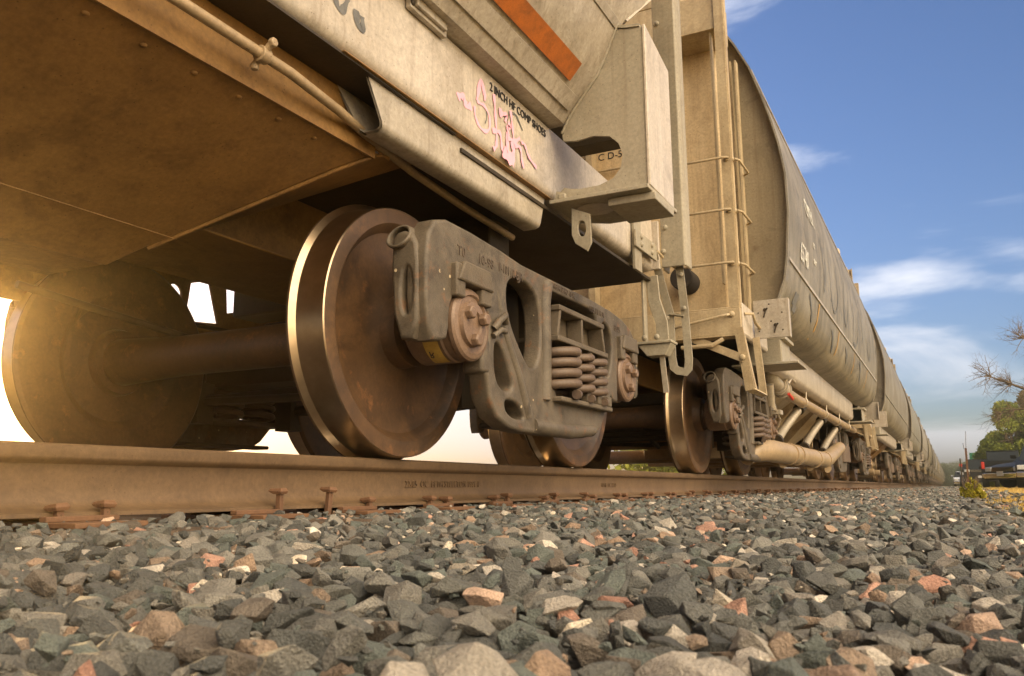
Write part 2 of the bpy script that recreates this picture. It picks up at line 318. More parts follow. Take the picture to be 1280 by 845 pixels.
def text_mesh(name, s, size, mat, parent, origin, ux, uy, ext=0.0015, shear=0.0, sx=1.0):
    """lettering as a thin mesh; ux/uy are the reading and the up direction"""
    cu = bpy.data.curves.new(name, 'FONT'); cu.body = s; cu.size = size; cu.extrude = ext; cu.shear = shear; cu.resolution_u = 3
    t = bpy.data.objects.new(name + '_tmp', cu); COL.objects.link(t)
    dg = bpy.context.evaluated_depsgraph_get(); me = bpy.data.meshes.new_from_object(t.evaluated_get(dg))
    COL.objects.unlink(t); bpy.data.objects.remove(t)
    ux, uy = Vector(ux).normalized(), Vector(uy).normalized(); uz = ux.cross(uy)
    mt = Matrix((ux * sx, uy, uz)).transposed().to_4x4(); mt.translation = Vector(origin)
    me.transform(mt); me.materials.clear(); me.materials.append(M[mat]); me.name = name
    o = bpy.data.objects.new(name, me); COL.objects.link(o); o.parent = parent
    return o
def curve_plate(outline, holes, x0, x1, bevel=0.012, res=2):
    """2-D outline (y,z) with holes filled, extruded between x0..x1 with rounded rims -> mesh verts/faces"""
    cu = bpy.data.curves.new('c', 'CURVE'); cu.dimensions = '2D'; cu.fill_mode = 'BOTH'
    for loop, cyc in [(outline, True)] + [(h, True) for h in holes]:
        sp = cu.splines.new('POLY'); sp.points.add(len(loop)-1)
        for p, q in zip(sp.points, loop): p.co = (q[0], q[1], 0, 1)
        sp.use_cyclic_u = True
    cu.extrude = (x1-x0)/2 - bevel; cu.bevel_depth = bevel; cu.bevel_resolution = res; cu.offset = -bevel
    t = bpy.data.objects.new('tmp', cu); COL.objects.link(t)
    dg = bpy.context.evaluated_depsgraph_get(); me = bpy.data.meshes.new_from_object(t.evaluated_get(dg))
    COL.objects.unlink(t); bpy.data.objects.remove(t)
    xm = (x0+x1)/2
    vs = [(xm + v.co.z, v.co.x, v.co.y) for v in me.vertices]; fs = [tuple(p.vertices) for p in me.polygons]
    bpy.data.meshes.remove(me)
    return vs, fs
def smooth_loop(pts, it=2):
    for _ in range(it):
        q = []
        for i in range(len(pts)):
            a, b = pts[i], pts[(i+1) % len(pts)]
            q.append((a[0]*.75+b[0]*.25, a[1]*.75+b[1]*.25)); q.append((a[0]*.25+b[0]*.75, a[1]*.25+b[1]*.75))
        pts = q
    return pts
def ellipse(cy, cz, ry, rz, n=24, rot=0):
    return [(cy + ry*math.cos(t)*math.cos(rot) - rz*math.sin(t)*math.sin(rot), cz + ry*math.cos(t)*math.sin(rot) + rz*math.sin(t)*math.cos(rot))
            for t in [2*math.pi*i/n for i in range(n)]]

WR = 0.457
#------------------------------------------------------------------ ground
def ground_z(x, y):
    base = -0.185 - 0.045 * min(1, max(0, (abs(x) - 1.0) / 1.6))
    far = min(1, max(0, (y - 6) / 24))
    return base + (0.06 * far if abs(x) > 2 else 0.0)
# ---- the earth sheet
g = MB(); xs = [-900,-300,-120,-60,-30,-14,-8,-5,-3.2,-2.6,-2,-1.4,-1,-.8,.8,1,1.4,2,2.6,3.0,3.3,4,5,7,10,16,30,60,120,300,900]
ys = [-300,-100,-40,-15,-6,-3,-1,0,1,2,3,4,6,8,11,15,20,26,32,40,55,80,120,200,400,1500]
for y in ys:
    for x in xs: g.v.append((x, y, ground_z(x, y) - 0.045))
W_ = len(xs)
for j in range(len(ys)-1):
    for i in range(W_-1): g.f.append((j*W_+i, j*W_+i+1, (j+1)*W_+i+1, (j+1)*W_+i)); g.mi.append(0)
m, n, l, b = newmat('earth_and_gravel')
tc = N(n, 'ShaderNodeTexCoord'); sp = N(n, 'ShaderNodeSeparateXYZ'); l.new(tc.outputs['Object'], sp.inputs[0])
vo = N(n, 'ShaderNodeTexVoronoi', i_Scale=19.0); l.new(tc.outputs['Object'], vo.inputs['Vector'])
nz = N(n, 'ShaderNodeTexNoise', i_Scale=1.2, i_Detail=8.0); l.new(tc.outputs['Object'], nz.inputs['Vector'])
gr = N(n, 'ShaderNodeMixRGB'); l.new(vo.outputs['Color'], gr.inputs[0]); gr.inputs[1].default_value = (0.06, 0.055, 0.05, 1); gr.inputs[2].default_value = (0.22, 0.18, 0.145, 1)
ea = N(n, 'ShaderNodeMixRGB'); l.new(nz.outputs['Fac'], ea.inputs[0]); ea.inputs[1].default_value = (0.30, 0.24, 0.07, 1); ea.inputs[2].default_value = (0.52, 0.34, 0.11, 1)
ab = N(n, 'ShaderNodeMath', operation='ABSOLUTE'); l.new(sp.outputs['X'], ab.inputs[0])
wob = N(n, 'ShaderNodeMath', operation='MULTIPLY_ADD', i_1=0.9); l.new(nz.outputs['Fac'], wob.inputs[0]); l.new(ab.outputs[0], wob.inputs[2])
ed = N(n, 'ShaderNodeMapRange'); ed.inputs['From Min'].default_value = 3.10; ed.inputs['From Max'].default_value = 3.3; l.new(wob.outputs[0], ed.inputs['Value'])
fx = N(n, 'ShaderNodeMixRGB'); l.new(ed.outputs[0], fx.inputs[0]); l.new(gr.outputs[0], fx.inputs[1]); l.new(ea.outputs[0], fx.inputs[2])
l.new(fx.outputs[0], b.inputs['Base Color']); b.inputs['Roughness'].default_value = 0.95
bp = N(n, 'ShaderNodeBump', i_Strength=0.9, i_Distance=0.03); l.new(vo.outputs['Distance'], bp.inputs['Height']); bp.invert = True; l.new(bp.outputs[0], b.inputs['Normal'])
tag(g.build('ground', m), kind='structure')

# ------------------------------------------------------------------ rails
def rail_profile(s):
    # outer side is +s ; (x offset from rail centre, z)
    h = [(-.0365,-.006),(-.030,-.001),(-.015,0),(.015,0),(.030,-.001),(.0365,-.006),(.037,-.030),(.0335,-.037),(.013,-.046),(.0095,-.060),
         (.0085,-.10),(.0105,-.125),(.018,-.137),(.040,-.146),(.070,-.153),(.0705,-.162)]
    return h + [(-a, b_) for a, b_ in h[::-1][:-6]]
for sgn in (1, -1):
    mb = MB(); pr_ = rail_profile(sgn); xc = sgn * 0.754
    ysr = [-12, -4, -1, 0, 1, 2, 3, 4, 6, 9, 14, 25, 60, 150, 420]
    n_ = len(pr_)
    for y in ysr:
        for a, z in pr_: mb.v.append((xc + a, y, z))
    for j in range(len(ysr)-1):
        for i in range(n_):
            k = (i+1) % n_; mb.f.append((j*n_+i, j*n_+k, (j+1)*n_+k, (j+1)*n_+i)); mb.mi.append(1 if i < 4 else 0)
    r_ = mb.build('rail', ['rail_rust', 'railtop'], autos=50)
    tag(r_, 'brown steel rail nearest the camera running across the gravel' if sgn > 0 else 'far steel rail on the other side of the track behind the near one',
        'rail', 'the two rails of the track')
    if sgn > 0:
        text_mesh('lettering', '115 RE  OC  22-05', 0.032, 'rail_rust', r_, (xc + .0125, 4.6, -0.100), (0,1,0), (0.05,0,1), ext=0.0012)
        text_mesh('lettering', '22-05  OC  BETH STEELTON 1991 II', 0.036, 'rail_rust', r_, (xc + .0125, 2.62, -0.100), (0,1,0), (0.05,0,1), ext=0.0012)
# ties, plates, spikes
def tie_mesh():
    mb = MB(); mb.box(-1.16, 1.16, -.11, .11, -.36, -.186)
    return mb.build('wooden_tie', 'wood', bevel=0.008)
def plate_mesh():
    mb = MB(); mb.box(-.19, .19, -.09, .09, -.184, -.172); mb.box(.0715, .095, -.09, .09, -.172, -.160); mb.box(-.095, -.0715, -.09, .09, -.172, -.160)
    return mb.build('tie_plate', 'orange_rust', bevel=0.002)
def spike_mesh():
    mb = MB(); mb.box(-.008, .008, -.008, .008, -.13, .0); 
    mb.add([(-.014,-.014,0),(.014,-.014,0),(.014,.014,0),(-.014,.014,0),(-.030,-.017,.008),(.018,-.017,.008),(.018,.017,.008),(-.030,.017,.008),
            (-.026,-.013,.015),(.012,-.013,.017),(.012,.013,.017),(-.026,.013,.015)],
           [(0,1,5,4),(1,2,6,5),(2,3,7,6),(3,0,4,7),(4,5,9,8),(5,6,10,9),(6,7,11,10),(7,4,8,11),(8,9,10,11)])
    return mb.build('rail_spike', 'orange_rust', bevel=0.0015)
tie0, plate0, spike0 = tie_mesh(), plate_mesh(), spike_mesh()
ft = fp = fs_ = True; tall = [1.895, 2.115]
tie_ys = [-.72, -.24, .24, .76, 1.26, 1.80, 2.25, 2.74, 3.24, 3.74] + [4.24 + .5*i for i in range(44)]
def put(o0, first, loc, rz=0.0, tilt=(0,0)):
    o = o0 if first else o0.copy()
    if not first: COL.objects.link(o)
    o.location = loc; o.rotation_euler = (tilt[0], tilt[1], rz); return o
for i, y in enumerate(tie_ys):
    o = put(tie0, ft, (random.uniform(-.02,.02), y, 0), random.uniform(-.01,.01)); ft = False
    tag(o, 'dark wooden tie almost buried in gravel under the rails', 'railway tie', 'wooden ties under the rails')
    for sx in (1, -1):
        if sx < 0 and y > 12: continue
        o = put(plate0, fp, (sx*.754, y, 0), 0); fp = False
        tag(o, 'rusty tie plate under the rail foot, half covered by gravel', 'tie plate', 'rusty tie plates under the rails')
    if 0.5 < y < 22:
        for dy in (-.055, .06):
            if abs(y-1.80) < .01 or (abs(y-2.25) < .01 and dy < 0): continue
            o = put(spike0, fs_, (.754+.083, y+dy, -.158 + random.uniform(0, .016)), random.uniform(-.15,.15), (random.uniform(-.08,.08), random.uniform(-.08,.08))); fs_ = False
            tag(o, 'rusty rail spike driven in beside the foot of the near rail', 'rail spike', 'driven spikes along the near rail')
o = put(spike0, False, (.842, 1.88, -.118), .1, (.04, .03)); tag(o, 'left of the two tall loose spikes standing up beside the near rail', 'rail spike', 'loose raised spikes')
o = put(spike0, False, (.842, 2.10, -.115), -.1, (-.05, .04)); tag(o, 'right of the two tall loose spikes standing up beside the near rail', 'rail spike', 'loose raised spikes')

# ------------------------------------------------------------------ trucks
def wheel_mb(mb, x_in, s, c=(0,0,0)):
    """x_in: inner face abs x; s: side sign"""
    prof = [(.0, .30), (.0, .395), (-.0, .440), (.004, .470), (.014, .482), (.024, .483), (.031, .472), (.038, .4625), (.050, .4590), (.14, .4535), (.1440, .4500),
            (.1450, .444), (.1450, .398), (.138, .388), (.110, .365), (.092, .300), (.100, .200), (.108, .165), (.128, .135), (.185, .128), (.190, .085)]
    prof = [(x_in + a, r) for a, r in prof]
    mis = [0]*5 + [1]*5 + [0]*(len(prof)-11)
    mb.lathe(prof, c, 'X', 96, mis=mis, sx=s)
    mb.lathe([(x_in, .30), (x_in+.03, .26), (x_in+.02, .15), (x_in-.01, .14), (x_in-.01, .09)], c, 'X', 64, sx=s)
def make_axle(y, parent, detail=True, near_only=False, wmat=('plate_rust', 'steel')):
    ax = MB(); ax.lathe([(-1.13, .07), (-1.0, .075), (-.85, .09), (-.69, .105), (-.3, .085), (.3, .085), (.69, .105), (.85, .09), (1.0, .075), (1.10, .07), (1.10, .001)], (0, 0, 0), 'X', 32)
    a = ax.build('axle', 'plate_rust', parent, autos=35); a.location = (0, y, WR)
    for s in (1, -1):
        w = MB(); wheel_mb(w, .681, s); w.build('wheel', list(wmat), a, autos=28)
        br = MB(); br.lathe([(.90, .085), (.90, .118), (.915, .130), (1.045, .130), (1.05, .122), (1.075, .122), (1.085, .128), (1.10, .128), (1.108, .120), (1.112, .105),
                             (1.104, .099), (1.104, .082), (1.118, .078), (1.120, .05), (1.112, .045), (1.112, .001)], (0,0,0), 'X', 48, sx=s)
        bo = br.build('bearing', 'pink_rust', a, autos=30)
        if detail:
            for k in range(3):
                hb = MB(); t = R(25 + 120*k); hb.hexbolt((s*1.118, .058*math.cos(t), .058*math.sin(t)), .024, .026, 'X', s)
                hb.build('cap_bolt', 'pink_rust', bo, bevel=0.002)
    return a
OUT = [(-1.165,.50),(-1.175,.66),(-1.135,.735),(-1.07,.775),(-.98,.795),(-.80,.795),(-.58,.785),(-.40,.768),(-.16,.770),(.10,.772),(.36,.772),
       (.62,.765),(.80,.748),(.93,.715),(1.0,.66),(1.03,.58),(1.03,.46),(1.0,.36),(.90,.36),(.885,.44)]
# pedestal openings for the bearings are arcs in the outline
def arc(cy, cz, r, a0, a1, n=9): return [(cy + r*math.cos(R(a0+(a1-a0)*i/(n-1))), cz + r*math.sin(R(a0+(a1-a0)*i/(n-1)))) for i in range(n)]
def side_frame_outline():
    top = [(-1.00,.372),(-1.06,.367),(-1.085,.42),(-1.098,.52),(-1.098,.64),(-1.085,.72),(-1.045,.775),(-.97,.797),(-.80,.797),(-.58,.788),(-.40,.774),(-.16,.775),(.10,.778),(.36,.778),
           (.60,.772),(.78,.755),(.90,.725),(.975,.67),(1.0,.59),(1.0,.46),(.985,.37),(.955,.36)]
    rr = arc(.813, .457, .138, 0, 180, 11)      # round the rear bearing, right to left
    low = [(.672,.40),(.672,.315),(.61,.315),(.585,.34),(.50,.255),(.43,.18),(.36,.135),(.22,.115),(-.15,.112),(-.40,.112),(-.50,.125),(-.60,.165),(-.66,.235),(-.685,.315),(-.735,.335),(-.675,.33)]
    low = [(.675,.40),(.672,.315),(.61,.315),(.575,.335),(.50,.245),(.43,.175),(.36,.135),(.22,.115),(-.15,.108),(-.40,.106),(-.52,.115),(-.62,.150),(-.675,.215),(-.695,.29),(-.735,.325),(-.725,.365),(-.68,.39)]
    fr = arc(-.813, .457, .138, 0, 180, 11)
    leg = [(-.953,.42),(-.965,.385)]
    return top + rr + low + fr + leg
SF = side_frame_outline()
H_TRI = smooth_loop([(-.49,.50),(-.535,.59),(-.525,.68),(-.43,.715),(-.31,.70),(-.24,.64),(-.225,.52),(-.25,.40),(-.33,.355),(-.39,.40)], 2)
H_LOW = smooth_loop([(-.635,.43),(-.575,.42),(-.50,.31),(-.48,.262),(-.56,.245),(-.63,.29)], 2)
H_SLOT = smooth_loop([(-.55,.222),(-.44,.215),(-.385,.160),(-.42,.152),(-.49,.155),(-.55,.18)], 2)
H_WIN = [(-.150,.725),(.36,.728),(.40,.70),(.415,.62),(.43,.50),(.43,.36),(.40,.285),(-.07,.270),(-.11,.33),(-.150,.40)]
H_REAR = smooth_loop([(.47,.70),(.58,.68),(.62,.60),(.60,.50),(.55,.42),(.49,.44),(.465,.55)], 2)
def make_side_frame(yc, parent, s=1, detail=True, texts=True, mat='cast'):
    vs, fs = curve_plate(SF, [H_TRI, H_LOW, H_SLOT, H_WIN, H_REAR], 1.02, 1.10, bevel=0.013, res=3)
    if s < 0: vs = [(-x, y, z) for x, y, z in vs]
    mb = MB(); mb.add(vs, fs)
    sf = mb.build('side_frame', mat, parent, autos=50); sf.location = (0, yc, 0)
    if not detail: 
        sp_ = MB()
        for yy in (-.05, .13, .31):
            sp_.lathe([(.27, .085), (.51, .085)], (s*1.09, yy, 0), 'Z', 12)
        sp_.build('spring_nest', 'spring', sf, autos=40)
        return sf
    # cast details: column ribs, ear at the front, adapter housings, spring seat
    d = MB()
    d.tube([(s*1.088, -.19, .25), (s*1.096, -.19, .45), (s*1.096, -.19, .66), (s*1.090, -.16, .745)], [.034, .030, .030, .034], 12)
    d.tube([(s*1.085, -.35, .17), (s*1.088, -.44, .33), (s*1.088, -.545, .47), (s*1.085, -.60, .62)], [.030, .024, .022, .018], 12)
    d.tube([(s*1.085, -.30, .14), (s*1.09, .05, .135), (s*1.085, .34, .155)], [.030, .034, .028], 14)
    d.build('cast_rib', mat, sf, autos=60)
    ip = MB(); ip.box(*sorted((s*.93, s*.945)), -.60, -.12, .40, .74); ip.box(*sorted((s*.93, s*1.03)), -.12, -.10, .27, .74); ip.box(*sorted((s*.93, s*1.03)), .44, .46, .27, .74)
    ip.box(*sorted((s*.90, s*1.03)), -.95, .95, .745, .765); ip.box(*sorted((s*.93, s*1.03)), -.45, .40, .125, .145)
    ipo = ip.build('inner_web', 'dark_under', sf, bevel=.006)
    for yy, zz in ((-.36, .62), (-.33, .47)):
        rv = MB(); rv.rivet((s*.946, yy, zz), .022, 'X', s); rv.build('rivet', 'dark_under', ipo, autos=40)
    # front end box with hollow ear
    e = MB()
    pts = []
    for yy, r_ in ((-1.03, .040), (-1.075, .040), (-1.105, .039), (-1.112, .035), (-1.105, .030), (-1.05, .028)):
        pts.append((yy, r_))
    vs2 = []; seg = 28
    for yy, r_ in pts:
        for j in range(seg):
            t = 2*math.pi*j/seg; vs2.append((s*(.995 + r_*1.2*math.cos(t)), yy + .022*math.sin(t), .715 + r_*1.15*math.sin(t)))
    fs2 = [(i*seg+j, i*seg+(j+1) % seg, (i+1)*seg+(j+1) % seg, (i+1)*seg+j) for i in range(len(pts)-1) for j in range(seg)] + [tuple(range((len(pts)-1)*seg, len(pts)*seg))]
    e.add(vs2, fs2); 
    e.build('hollow_end', mat, sf, bevel=0.004)
    vs4, fs4 = curve_plate(smooth_loop([(.985,.37),(1.07,.37),(1.075,.60),(1.06,.715),(1.0,.74),(.96,.70)], 1), [ellipse(1.028,.53,.020,.080)], -.03, .03, bevel=.012)
    q = MB(); q.add([(s*v1, v0 - 1.075, v2) for v0, v1, v2 in vs4], fs4); q.build('end_web', mat, sf, autos=50)
    rc = MB(); rc.box(*sorted((s*.99, s*1.06)), -1.05, -1.04, .42, .66); rc.build('recess_shade_backing', 'cutout', sf)  # near-black backing panel puts the hollow's shade into colour
    for yy in (-.813, .813):
        a = MB()
        for q in ((-.13, -.07), (.045, .12)): a.box(*sorted((s*.96, s*1.125)), yy+q[0], yy+q[1], .535, .655)
        a.prism([(s*.95, yy-.13, .59), (s*.95, yy+.12, .59), (s*.95, yy+.09, .665), (s*.95, yy-.09, .665)], (s*.185, 0, 0))
        a.build('bearing_adapter', 'cast2', sf, bevel=0.008)
    bk = MB(); bk.tube([(s*1.11, -.655, .47), (s*1.125, -.64, .50), (s*1.13, -.605, .525), (s*1.12, -.58, .50)], .014, 8)
    bk.tube([(s*1.11, -.66, .44), (s*1.12, -.62, .47), (s*1.115, -.575, .47)], .012, 8)
    bk.build('lug', mat, sf, autos=60)
    kp = MB(); kp.box(*sorted((s*1.02, s*1.105)), -.735, -.675, .30, .43); kp.build('retainer_key', mat, sf, bevel=0.014, seg=3)
    # spring seat tray with stubs
    t = MB(); t.box(*sorted((s*.84, s*1.145)), -.125, .475, .248, .270)
    for yy in (.03, .165, .30, .43): t.box(*sorted((s*1.105, s*1.143)), yy, yy+.04, .270, .318)
    t.build('spring_seat', 'cast2', sf, bevel=0.006)
    # springs: outer coils (front big one and two behind)
    for (yy, xx, rad, wire, mats) in ((-.025, 1.072, .095, .0205, 'spring'), (.170, 1.078, .077, .0180, 'spring'), (.335, 1.078, .077, .0180, 'spring'),
                                     (.03, .90, .078, .0165, 'spring'), (.27, .90, .078, .0165, 'spring')):
        sb = MB(); turns = 4.8; path = [] 
        for i in range(int(turns*22)+1):
            a = 2*math.pi*i/22; hgt = .284 + (.505-.284) * i/(turns*22)
            path.append((s*(xx + rad*math.cos(a)), yy + rad*math.sin(a), hgt))
        sb.tube(path, wire, 10); sb.build('coil_spring', mats, sf, autos=60)
    # bolster end with pockets
    b = MB(); x0, x1 = s*.80, s*1.12
    b.prism([(x0, -.125, .512), (x0, .455, .512), (x0, .415, .665), (x0, -.085, .665)], (s*.25, 0, 0))
    b.box(*sorted((s*1.05, s*1.135)), -.13, .46, .505, .530); b.box(*sorted((s*1.05, s*1.13)), -.10, .43, .642, .667)
    for yy, sl in ((-.12, .03), (.15, .0), (.43, -.03)):
        b.prism([(s*1.05, yy, .53), (s*1.05, yy+.018, .53), (s*1.05, yy+.018+sl, .645), (s*1.05, yy+sl, .645)], (s*.077, 0, 0))
    for yy in (.06, .24): b.box(*sorted((s*1.09, s*1.128)), yy, yy+.03, .47, .508)
    b.build('bolster_end', 'cast2', sf, bevel=0.005)
    if texts and s > 0:
        for s_, sz, yy, zz in (('T0', .052, -.905, .690), ('10-98', .052, -.76, .695), ('F-10110-BJR', .050, -.60, .700),
                               ('BARBER-S2-HD-10-9C', .036, -.13, .738), ('1195-11F11-04', .040, .31, .715), ('B595', .045, .64, .675), ('1047', .040, .80, .62)):
            text_mesh('lettering', s_, sz, 'cast_dark', sf, (s*1.0985, yy, zz), (0,1,0), (0,0,1), ext=0.004, sx=.8 if len(s_) > 8 else 1)
        lb = MB(); 
        for i in range(8):
            a0, a1 = R(195+8*i), R(203+8*i); r_ = .132
            lb.add([(s*.975, -.813+r_*math.cos(a0), WR+r_*math.sin(a0)), (s*1.035, -.813+r_*math.cos(a0), WR+r_*math.sin(a0)),
                    (s*1.035, -.813+r_*math.cos(a1), WR+r_*math.sin(a1)), (s*.975, -.813+r_*math.cos(a1), WR+r_*math.sin(a1))], [(0,1,2,3)])
        lbo = lb.build('bearing_label', 'yellow_label', sf)
        text_mesh('lettering', 'R', .035, 'black', lbo, (s*.985, -.813+.134*math.cos(R(228)), WR+.134*math.sin(R(228))), (-math.sin(R(228))*0+.9, .2, -.2), (0, .66, -.74), ext=0.001)
    return sf
def make_truck(yc, parent, detail=True, texts=True, h=.813, far_detail=False, mat='cast', wmat=('plate_rust', 'steel')):
    for dy in (-h, h): make_axle(yc + dy, parent, detail, wmat=wmat)
    make_side_frame(yc, parent, 1, detail, texts, mat); make_side_frame(yc, parent, -1, far_detail, False, mat)
    b = MB(); b.prism([(-.86, yc-.17, .42), (-.86, yc+.22, .42), (-.86, yc+.20, .62), (-.86, yc-.15, .62)], (1.72, 0, 0))
    b.box(-.45, .45, yc-.19, yc+.24, .62, .72)
    b.build('truck_bolster', 'dark_under', parent, bevel=0.01)
    k = MB()
    for dy, s in ((-.30, 1), (.36, -1)):
        k.tube([(-.75, yc+dy, .33), (0, yc+dy*.7, .36), (.75, yc+dy, .33)], .028, 8)
        k.tube([(-.75, yc+dy, .33), (0, yc+dy*1.4, .30), (.75, yc+dy, .33)], .02, 8)
        for sx in (1, -1): k.box(*sorted((sx*.69, sx*.80)), yc+dy-.06, yc+dy+.04, .22, .42)
    k.tube([(.12, yc-.5, .50), (.08, yc+.5, .28)], .022, 8)
    k.build('brake_beam', 'dark_under', parent, autos=40)

# ------------------------------------------------------------------ hopper body skins
PROF2 = [(1.295,1.165),(1.42,1.20),(1.52,1.275),(1.575,1.42),(1.603,1.60),(1.6325,1.95),(1.63,2.25),(1.595,2.50),(1.545,2.72),(1.48,2.95),(1.41,3.17),(1.30,3.40),(1.17,3.62),(1.0,3.82),(.8,3.98),(.5,4.12),(0,4.20)]
def body_shell(y0, y1, parent, mat, prof=PROF2, ny=24, name='body', dent=.006):
    mb = MB(); full = prof + [(-x, z) for x, z in prof[::-1][1:]]; n_ = len(full)
    for j in range(ny+1):
        y = y0 + (y1-y0)*j/ny
        for x, z in full:
            k = dent * mnoise.noise(Vector((x*1.3, y*1.1, z*1.3))); mb.v.append((x + k, y, z))
    for j in range(ny):
        for i in range(n_-1): mb.f.append((j*n_+i, j*n_+i+1, (j+1)*n_+i+1, (j+1)*n_+i)); mb.mi.append(0)
    return mb.build(name, mat, parent, autos=32)
def rim(y, parent, mat, prof=PROF2, w=.045):
    mb = MB(); full = prof + [(-x, z) for x, z in prof[::-1][1:]]
    mb.tube([(x, y, z) for x, z in full], 0, rect=(.09, .012, (0,1,0)))
    return mb.build('body_rim', mat, parent)

def build_tail(car, s, yb, y0, y1, prof):  # slope sheet from the end down to the hopper
    pass

def ladder_rungs(mb, zs, x0, x1, y, r=.009):
    for z in zs:
        mb.tube([(x0, y+.06, z), (x0+.015, y, z-.004), (x1-.015, y, z-.004), (x1, y+.06, z)], r, 8)

# ================================================================== HOPPER CAR, type two (car 2 and its followers)
def make_tan_car(rim0, rim1, t0, t1, detail=True, paint='side_paint', ypull=None):
    """one covered hopper; near end in full detail when asked"""
    car = empty('covered_hopper_car', (0, rim0, 0))
    off = rim0
    def P(y): return y - off
    class Y(MB):
        pass
    def fix(o): return o
    root = car
    # everything below is built in world coordinates and shifted by -rim0 through the parent's inverse
    inner = []
    def B(mb, name, mat, **k):
        par = k.pop('par', root)
        if par is root: mb.v = [(x, y - off, z) for x, y, z in mb.v]
        else: mb.v = [(x, y - off, z) for x, y, z in mb.v]
        return mb.build(name, mat, par, **k)
    mb = MB(); full = PROF2 + [(-x, z) for x, z in PROF2[::-1][1:]]; n_ = len(full); ny = 36
    for j in range(ny+1):
        y = rim0 + (rim1-rim0)*j/ny
        for x, z in full:
            k = .004 * mnoise.noise(Vector((x*.6, y*.5, z*.6))); mb.v.append((x + k, y, z))
    for j in range(ny):
        for i in range(n_-1): mb.f.append((j*n_+i, j*n_+i+1, (j+1)*n_+i+1, (j+1)*n_+i)); mb.mi.append(0)
    body = B(mb, 'body', paint, autos=70)
    for yy, sg in ((rim0, 1), (rim1, -1)):
        r_ = MB(); r_.tube([(x, yy, z) for x, z in full], 0, rect=(.10, .014, (0,1,0))); B(r_, 'body_rim', paint)
        e = MB(); e.add([(x*.995, yy + sg*.05, z) for x, z in full], [tuple(range(n_))]); B(e, 'end_sheet', 'end_sheet_shaded' if detail else paint)
    # seams and grip marks on the side
    sm = MB()
    for s in (1, -1): sm.box(*sorted((s*1.598, s*1.612)), rim0+.02, rim1-.02, 1.585, 1.612); sm.box(*sorted((s*1.40, s*1.42)), rim0+.02, rim1-.02, 3.165, 3.180)
    B(sm, 'side_seam', 'grey_paint' if detail else paint)
    # roof: walkway and hatches
    rw = MB()
    for x in (-.55, .55):
        rw.box(x-.14, x+.14, rim0-.45, rim1+.3, 4.30, 4.325)
        for k in range(int((rim1-rim0)/1.2)): rw.box(x-.12, x+.12, rim0+.3+k*1.2, rim0+.36+k*1.2, 4.07, 4.30)
    B(rw, 'roof_walkway', 'grey_paint')
    ht = MB()
    for k in range(3): ht.box(-.30, .30, rim0+1.2+k*(rim1-rim0-2.4)/2.6, rim0+2.2+k*(rim1-rim0-2.4)/2.6, 4.15, 4.36)
    B(ht, 'roof_hatch', 'grey_paint', bevel=.02)
    # sills
    for s in (1, -1):
        sl = MB(); sl.prism([(s*1.30, t0+.1, 1.165), (s*1.30, t0+.1, .945), (s*1.275, t0+.1, .905), (s*1.20, t0+.1, .895), (s*1.20, t0+.1, .91), (s*1.27, t0+.1, .925), (s*1.285, t0+.1, .95), (s*1.285, t0+.1, 1.165)], (0, t1-t0-.2, 0))
        o = B(sl, 'side_sill', 'sill_paint', autos=60)
    # centre sill and shear plates
    cs = MB(); cs.box(-.20, .20, rim0-.45, rim1+.45, .78, 1.05)
    B(cs, 'center_sill', 'under_paint', bevel=.01)
    for q0, q1 in ((rim0-.5, t0+1.05), (t1-1.05, rim1+.5)):
        sp_ = MB(); sp_.box(-1.28, 1.28, q0, q1, 1.055, 1.075); B(sp_, 'shear_plate', 'dark_under')
    # hopper bays
    y0, y1 = t0+1.15, t1-1.15; nb = 3; w = (y1-y0)/nb
    for k in range(nb):
        a, c = y0+k*w, y0+(k+1)*w; md = (a+c)/2
        h = MB()
        top = [(-1.24, a+.01, 1.02), (1.24, a+.01, 1.02), (1.24, c-.01, 1.02), (-1.24, c-.01, 1.02)]
        bot = [(-.42, md-.16, .30), (.42, md-.16, .30), (.42, md+.16, .30), (-.42, md+.16, .30)]
        h.add(top+bot, [(0,1,5,4),(1,2,6,5),(2,3,7,6),(3,0,4,7),(4,5,6,7)])
        hb = B(h, 'hopper_bay', 'tan_paint' if detail else 'under_paint')
        ou = MB(); ou.box(-.46, .46, md-.20, md+.20, .20, .31); ou.tube([(-.95, md, .24), (.95, md, .24)], .075, 14); B(ou, 'outlet', 'pipe', par=hb, bevel=.006)
    # end frames with ladders, both ends
    for (ye, sg, tr) in ((rim0-.51, 1, t0), (rim1+.51, -1, t1)):
        full_d = detail and sg == 1
        es = MB(); es.box(-1.33, 1.33, *sorted((ye, ye+sg*.05)), .955, 1.145); es.box(-1.33, 1.33, *sorted((ye, ye+sg*.14)), 1.145, 1.155); es.box(-1.30, 1.30, *sorted((ye, ye+sg*.14)), .945, .955)
        B(es, 'end_sill', 'tan_paint', bevel=.004)
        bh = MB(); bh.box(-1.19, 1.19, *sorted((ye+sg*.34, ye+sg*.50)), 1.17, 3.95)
        B(bh, 'end_bulkhead', 'bulkhead_bounce_lit', bevel=.03)
        tb = MB(); tb.box(-1.28, 1.28, *sorted((ye+sg*.02, ye+sg*.36)), 3.32, 3.62); tb.box(-1.0, 1.0, *sorted((ye+sg*.02, ye+sg*.30)), 3.625, 3.85)
        B(tb, 'end_top_beam', 'tan_paint', bevel=.006)
